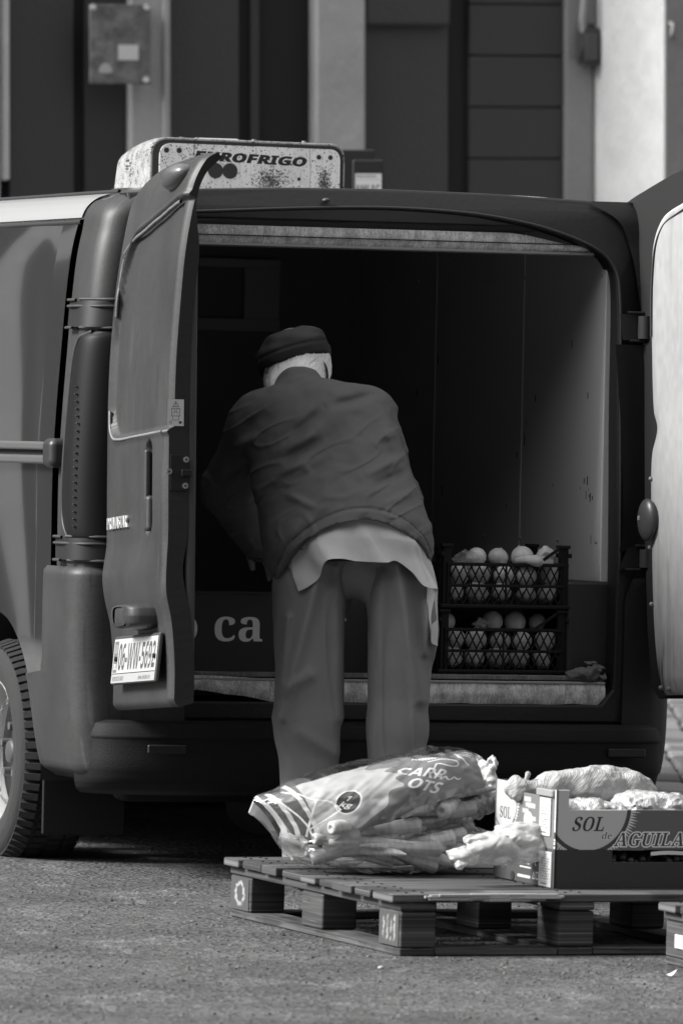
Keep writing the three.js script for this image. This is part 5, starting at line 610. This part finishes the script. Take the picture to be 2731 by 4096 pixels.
  const sl = mesh('paper_slip', (() => { const g = sheet(10, 4, (u, v) => [lerp(0.275, 0.40, u), 0.086 + 0.010 * v + 0.004 * u + 0.002 * Math.sin(u * 5), 0.004 + 0.002 * Math.sin(u * 4)]); return g; })(), G(0.75, 0.7)); sl.position.copy(pw(bx0, 0.1625, bz0)); sl.quaternion.copy(QP); tag(sl, 'white paper slip sticking out between the two fruit boxes', 'paper slip');
  // bags of produce in the tray, wrapped in clear film
  const produce = (nm, lb, cat, x, y, z, rx, ry, rz, seed, m) => { const g = nets((a, b, c) => ell([a, b, c], [0, 0, 0], [rx, ry, rz]) + 0.022 * (n3(a * 26 + seed, b * 26, c * 26) - 0.5) + 0.014 * Math.abs(n3(a * 60, b * 60 + seed, c * 60) - 0.5) - 0.012 * Math.abs(n3(a * 38 + 5, b * 44, c * 38 + seed) - 0.5), [-rx - 0.03, -ry - 0.03, -rz - 0.03], [rx + 0.03, ry + 0.03, rz + 0.03], 0.0045); const o = mesh(nm, g, m); o.position.copy(pw(bx0 + x, 0.2645 + y, bz0 + z)); o.quaternion.copy(QP); tag(o, lb, cat); return o; };
  const film = G(0.45, 0.25, { clearcoat: 1, clearcoatRoughness: 0.08, bumpMap: rep(TX.plasterB, 14), bumpScale: 0.003 });
  produce('produce_bag', 'shiny plastic-wrapped pack in the middle of the upper fruit box', 'produce bag', 0.13, 0.085, -0.09, 0.115, 0.052, 0.08, 2, film);
  produce('produce_bag', 'shiny plastic-wrapped pack at the right edge of the upper fruit box', 'produce bag', 0.32, 0.09, -0.11, 0.12, 0.058, 0.09, 7, film);
  produce('produce_bag', 'shiny plastic-wrapped pack at the back left of the upper fruit box', 'produce bag', 0.09, 0.098, -0.26, 0.075, 0.05, 0.07, 13, film);
  // net sack lying across the box with its tied neck to the left
  const net = mesh('net_sack', nets((a, b, c) => { const p = [a, b, c]; let d = cap(p, [-0.06, 0.0, 0], [0.16, -0.005, 0.02], 0.044, 0.046); d = smin(d, ell(p, [0.06, 0.012, 0], [0.075, 0.046, 0.06]), 0.04); d = smin(d, cap(p, [-0.16, -0.01, 0], [-0.08, -0.008, 0], 0.026, 0.036), 0.03); d = smin(d, ell(p, [-0.172, -0.004, 0], [0.030, 0.032, 0.032]), 0.012); d = smin(d, cap(p, [-0.15, 0.014, 0.0], [-0.138, 0.034, 0.0], 0.008, 0.011), 0.008); d = smin(d, cap(p, [0.15, -0.01, 0.02], [0.24, -0.05, 0.02], 0.045, 0.025), 0.03); return d + 0.014 * (n3(a * 34, b * 34, c * 34) - 0.5) + 0.003 * (n3(a * 120, b * 120, c * 120) - 0.5); }, [-0.24, -0.09, -0.09], [0.29, 0.09, 0.09], 0.0045, (a, b, c) => [(a + c * 0.3) * 3.2, (b + c * 0.7) * 3.2]), T(TX.net, 0.8, { bumpMap: TX.net, bumpScale: 0.003 })); net.position.copy(pw(bx0 + 0.165, 0.2645 + 0.145, bz0 - 0.25)); net.quaternion.copy(QP); tag(net, 'pale net sack with tied neck lying on the upper fruit box', 'net sack');
}
// ------------------------------------------------------------ carrot bags
{
  const R = RNG(88);
  const carrotG = [0, 1, 2].map((k) => { const pr = [[0, -0.5], [0.12, -0.49], [0.28, -0.44], [0.5, -0.3], [0.68, -0.1], [0.82, 0.12], [0.95, 0.32], [1, 0.42], [0.9, 0.475], [0.6, 0.5], [0.36, 0.492], [0.32, 0.47], [0, 0.468]]; const f = ctab(pr.map((p) => [p[1], p[0]]).sort((a, b) => a[0] - b[0]).filter((p, i, a) => !i || p[0] > a[i - 1][0] + 1e-4)); const v = pr.map((p) => new THREE.Vector2(p[0], p[1])); const g = new THREE.LatheGeometry(v, 16); const p = g.attributes.position; for (let i = 0; i < p.count; i++) { const y = p.getY(i), s = 1 + 0.05 * Math.sin(y * 40 + k) + 0.05 * (n3(p.getX(i) * 2, y * 9 + k * 4, p.getZ(i) * 2) - 0.5); p.setX(i, p.getX(i) * s + 0.25 * (k - 1) * y * y); p.setZ(i, p.getZ(i) * s); } g.scale(0.0205, 0.21, 0.0205); g.computeVertexNormals(); return g; });
  const ct = tex([64, 512], (u, v) => 0.72 + 0.22 * (fbm2(u, v, 4, 70, 2, 131) - 0.5) + 0.08 * (fbm2(u, v, 4, 5, 3, 133) - 0.5) - 0.3 * sm(0.985, 1, v)); const cm = [1, 0.85, 1.1].map((k) => { const m = T(ct, 0.45); m.color.setRGB(k, k, k); return m; });
  let first = null;
  const bag = (name, label, C, hwf, htf, o) => { // C(t) centre in pallet coords, half depth hwf(t), half height htf(t)
    const surf = (t, a, d = 0) => { const c = C(t), w = hwf(t), h = htf(t), ca = Math.cos(a), sa = Math.sin(a), e = (q) => Math.sign(q) * Math.pow(Math.abs(q), 0.8); const wr = (0.012 * (n3(t * 13 + o.seed, ca * 3, sa * 3) - 0.5) + 0.006 * (n3(t * 34 + sa * 6, ca * 8 + o.seed, sa * 10) - 0.5) - 0.006 * Math.abs(n3(t * 22 - sa * 9, ca * 6 + 3, o.seed) - 0.5)) * Math.min(1, h / 0.03); return V(c[0] + (o.skew || 0) * sa * h * Math.pow(1 - t, 2.5), c[1] + e(sa) * (h + d + wr), c[2] + e(ca) * (w + d + wr)); };
    const root = thing(name, label, 'carrot bag', OP, QP, 'clear bags of carrots on the pallet');
    const film = G(1, 0.07, { transmission: 1, thickness: 0, ior: 1.55 });
    mesh('film', sheet(200, 130, (u, v) => { const a = v * 2 * Math.PI, q = u * 26 + Math.sin(a) * 7, w = 0.5 - Math.abs(n3(q + n3(u * 9, a, 4) * 5, a * 4.2, o.seed) - 0.5), p = surf(u, a, 0.004 + 0.010 * (w - 0.4)); return [p.x, p.y, p.z]; }), film, root);
    const seam = (t0) => mesh('seam', sheet(30, 4, (u, v) => { const p = surf(t0, u * Math.PI * 2), c = C(t0); const k = v; return [p.x + (t0 < 0.5 ? -1 : 1) * 0.012 * k, lerp(p.y, c[1] + (p.y - c[1]) * 0.6, k), p.z]; }), G(0.75, 0.3, { transmission: 0.5, thickness: 0 }), root);
    seam(0.0); seam(1.0);
    for (let i = 0; i < o.n; i++) { // carrots lie along the bag, packed against its film
      const t = lerp(o.t0, 0.86, (i % o.cols + 0.5 + (R() - 0.5) * 0.6 + ((Math.floor(i / o.cols) * 0.37) % 1 - 0.5) * 0.7) / o.cols), row = Math.floor(i / o.cols), a = lerp(o.a0, o.a1, (row + 0.5 + (R() - 0.5) * 0.4) / Math.ceil(o.n / o.cols)); const p0 = surf(t, a, -0.029 - 0.02 * R()), p1 = surf(clamp(t + 0.1, 0, 1), a, -0.026); const dir = p1.sub(p0).normalize(); const c = first ? first.clone() : new THREE.Mesh(carrotG[0], cm[0]); first = c; c.geometry = carrotG[i % 3]; c.material = cm[Math.floor(R() * 3)]; c.castShadow = c.receiveShadow = true; c.name = numbered('carrot'); scene.add(c);
      dir.applyAxisAngle(V(0, 0, 1), (R() - 0.5) * 0.5).applyAxisAngle(V(0, 1, 0), (R() - 0.5) * 0.3 + (R() < 0.12 ? 0.7 : 0)); if (R() < 0.5) dir.negate(); c.quaternion.copy(QP).multiply(new THREE.Quaternion().setFromUnitVectors(V(0, 1, 0), dir)); c.position.copy(pw(p0.x, p0.y, p0.z)); const k = 0.85 + R() * 0.3; c.scale.set(k, 0.85 + R() * 0.3, k); c.userData = { label: `pale carrot among the many inside the ${o.which} clear bag`, category: 'carrot', group: `carrots in the ${o.which} bag` }; }
    const core = sheet(30, 24, (u, v) => { const p = surf(lerp(0.1, 0.92, u), v * 2 * Math.PI, -0.045); return [p.x, p.y, p.z]; }); mesh('gap_shade_core', core, G(0.03, 0.9), root);  // dark inner sheet standing in for shade between the carrots
    return { root, surf };
  };
  const end = (t, a, b) => Math.pow(Math.max(0, Math.sin(Math.PI * clamp(lerp(a, b, t), 0, 1))), 0.45);
  bag('carrot_bag', 'lower clear bag of carrots lying flat on the pallet', (t) => [lerp(0.0, 0.56, t), 0.163 + 0.072, -0.74 + 0.02 * Math.sin(t * 5)], (t) => 0.06 + 0.13 * end(t, 0.02, 0.98), (t) => 0.006 + 0.066 * end(t, 0.03, 0.97), { seed: 3, t0: 0.17, n: 21, cols: 3, a0: -1.1, a1: 1.2, which: 'lower' });
  const cy = ctab([[0, 0.268], [0.1, 0.275], [0.25, 0.298], [0.5, 0.345], [0.75, 0.378], [1, 0.395]]), cb = (t) => [lerp(-0.055, 0.56, t), cy(t), -0.76 + 0.02 * Math.sin(t * 4)];
  const ub = bag('carrot_bag', 'upper printed clear bag of carrots slumped over the lower bag', cb, (t) => 0.012 + 0.18 * end(t, 0.0, 0.96), ctab([[0, 0.080], [0.06, 0.094], [0.16, 0.110], [0.3, 0.122], [0.6, 0.112], [0.85, 0.10], [0.94, 0.075], [1, 0.04]]), { seed: 11, t0: 0.22, skew: -0.75, n: 20, cols: 4, a0: -1.4, a1: 0.08, which: 'upper' });
  // print on the film: the top and upper front of the bag
  const pr = canvasTex(1600, 900, (c, w, h) => { c.clearRect(0, 0, w, h); c.fillStyle = 'rgba(130,130,130,0.4)'; c.fillRect(0, 150, 330, 750); c.fillStyle = 'rgba(205,205,205,0.8)'; c.fillRect(60, 200, 26, 700); c.fillRect(170, 200, 30, 700); c.fillRect(0, 150, 24, 750); c.fillStyle = 'rgba(90,90,90,0.7)'; c.fillRect(90, 330, 70, 240); c.translate(164 - 135, 285); c.scale(0.95, 0.69); const light = '#d2d2d2'; c.fillStyle = '#686868'; c.beginPath(); c.moveTo(640, 0); c.lineTo(1540, 0); c.lineTo(1590, 800); c.lineTo(900, 830); c.lineTo(700, 880); c.lineTo(430, 860); c.lineTo(560, 700); c.closePath(); c.fill();
    c.fillStyle = light; c.beginPath(); c.moveTo(210, 40); c.lineTo(720, 20); c.bezierCurveTo(560, 160, 760, 130, 840, 210); c.bezierCurveTo(620, 260, 900, 340, 860, 380); c.bezierCurveTo(700, 380, 900, 520, 820, 560); c.bezierCurveTo(640, 520, 760, 700, 640, 760); c.lineTo(330, 900); c.lineTo(170, 900); c.closePath(); c.globalAlpha = 0.55; c.fill(); c.globalAlpha = 1;
    c.save(); c.translate(430, 560); c.rotate(0.25); c.fillStyle = '#3f3f3f'; c.strokeStyle = light; c.lineWidth = 12; c.beginPath(); c.ellipse(0, 0, 84, 150, 0, 0, 7); c.fill(); c.stroke(); c.fillStyle = light; c.font = 'bold 84px sans-serif'; c.save(); c.rotate(0.5); c.fillText('1', -40, -6); c.fillText('kg', -40, 70); c.restore(); c.restore();
    c.strokeStyle = light; c.lineWidth = 14; c.beginPath(); c.moveTo(20, 120); c.lineTo(140, 900); c.moveTo(110, 60); c.lineTo(250, 420); c.lineTo(90, 860); c.moveTo(250, 420); c.bezierCurveTo(330, 460, 350, 560, 360, 640); c.lineTo(120, 800); c.stroke();
    c.fillStyle = light; c.save(); c.translate(880, 330); c.rotate(0.62); c.font = 'bold 190px sans-serif'; c.fillText('CARR', -60, 40, 440); c.fillText('OTS', 100, 220, 330); c.restore();
    c.lineWidth = 13; c.lineCap = 'round'; c.strokeStyle = light; c.beginPath(); c.moveTo(1010, 120); for (let i = 0; i < 9; i++) c.bezierCurveTo(1030 + i * 22, 60 + i * 8, 1050 + i * 22, 180 + i * 10, 1035 + i * 24, 120 + i * 14); c.stroke(); c.lineWidth = 16; c.beginPath(); c.moveTo(1110, 230); c.bezierCurveTo(1300, 260, 1390, 360, 1330, 420); c.bezierCurveTo(1240, 440, 1200, 330, 1150, 330); c.bezierCurveTo(1090, 420, 1110, 520, 1180, 560); c.bezierCurveTo(1230, 500, 1180, 640, 1260, 600); c.bezierCurveTo(1300, 540, 1290, 660, 1340, 620); c.stroke();
    c.beginPath(); c.moveTo(1280, 60); c.bezierCurveTo(1360, 90, 1380, 160, 1385, 250); c.moveTo(1380, 190); c.lineTo(1500, 260); c.moveTo(1380, 170); c.lineTo(1520, 200); c.moveTo(1370, 140); c.lineTo(1500, 130); c.moveTo(1385, 230); c.lineTo(1450, 420); c.stroke(); });
  const n = ub.surf, A0 = -0.12, A1 = 1.95; const m = T(pr, 0.25, { transparent: true, clearcoat: 1, clearcoatRoughness: 0.12 });
  mesh('printed_film', sheet(90, 40, (u, v) => { const p = n(lerp(0.005, 0.93, u), lerp(A0, A1, v), 0.006); return [p.x, p.y, p.z]; }, (u, v) => [u, v]), m, ub.root);
  mesh('pale_patch', sheet(24, 20, (u, v) => { const p = n(lerp(0.12, 0.27, u), lerp(-0.62, 0.10, v), 0.005); return [p.x, p.y, p.z]; }), G(0.62, 0.35, { clearcoat: 0.5, transmission: 0.25, thickness: 0 }), ub.root);  // pale patch over the lower left of the film
  // bunched open neck at the right end of the upper bag
  const nk = nets((a, b, c) => ell([a, b, c], [0, 0, 0], [0.036, 0.075, 0.07]) + 0.03 * (n3(a * 40, b * 26, c * 40) - 0.5) + 0.014 * (n3(a * 100, b * 90, c * 100) - 0.5), [-0.07, -0.1, -0.1], [0.07, 0.1, 0.1], 0.0045); nk.translate(0.55, 0.385, -0.76); mesh('gathered_neck', nk, G(0.6, 0.3, { clearcoat: 1, clearcoatRoughness: 0.1 }), ub.root);
  // loose white carrier bag between the carrots and the boxes
  const wb = nets((a, b, c) => { const p = [a, b, c]; let d = ell(p, [0.02, 0, 0], [0.11, 0.042, 0.045]); d = smin(d, ell(p, [0.04, 0.03, -0.01], [0.05, 0.03, 0.035]), 0.02); d = smin(d, cap(p, [-0.08, -0.008, 0.01], [-0.135, -0.02, 0.02], 0.025, 0.02), 0.02); d = smin(d, cap(p, [0.1, 0, 0.0], [0.155, 0.004, 0.01], 0.03, 0.004), 0.02); return d + 0.016 * (n3(a * 20 + 8, b * 30, c * 20) - 0.5) - 0.026 * Math.abs(n3(a * 22 + b * 20, b * 34 - a * 12, c * 22) - 0.5) - 0.012 * Math.abs(n3(a * 46 - b * 40, b * 60 + a * 20, c * 46) - 0.5); }, [-0.18, -0.1, -0.08], [0.18, 0.09, 0.08], 0.004); const wo = mesh('carrier_bag', wb, G(0.72, 0.3, { transmission: 0.45, thickness: 0 })); wo.position.copy(pw(0.40, 0.262, -0.26)); wo.quaternion.copy(QP); tag(wo, 'crumpled white plastic carrier bag between carrots and fruit boxes', 'plastic bag');
}
{ // litter on the street
  const s = sheet(14, 6, (u, v) => [lerp(-0.028, 0.028, u), 0.004 + 0.012 * Math.pow(Math.abs(u - 0.4) * 2, 2) + 0.006 * v * Math.sin(u * 7), lerp(-0.008, 0.012, v) * (1 - 0.6 * u)]); const o = mesh('paper_scrap', s, G(0.72, 0.8)); o.position.set(0.83, groundY(0.83) + 0.002, 2.98); tag(o, 'small torn white paper scrap on the asphalt by the right edge', 'paper scrap');
  const p = new THREE.IcosahedronGeometry(0.007, 1); p.scale(1.2, 0.7, 1); const q = mesh('pebble', p, G(0.4, 0.8)); q.position.set(0.10, groundY(0.10) + 0.003, 3.0); tag(q, 'small pale pebble on the asphalt in front of the pallet corner', 'pebble');
}

renderer.render(scene, camera);
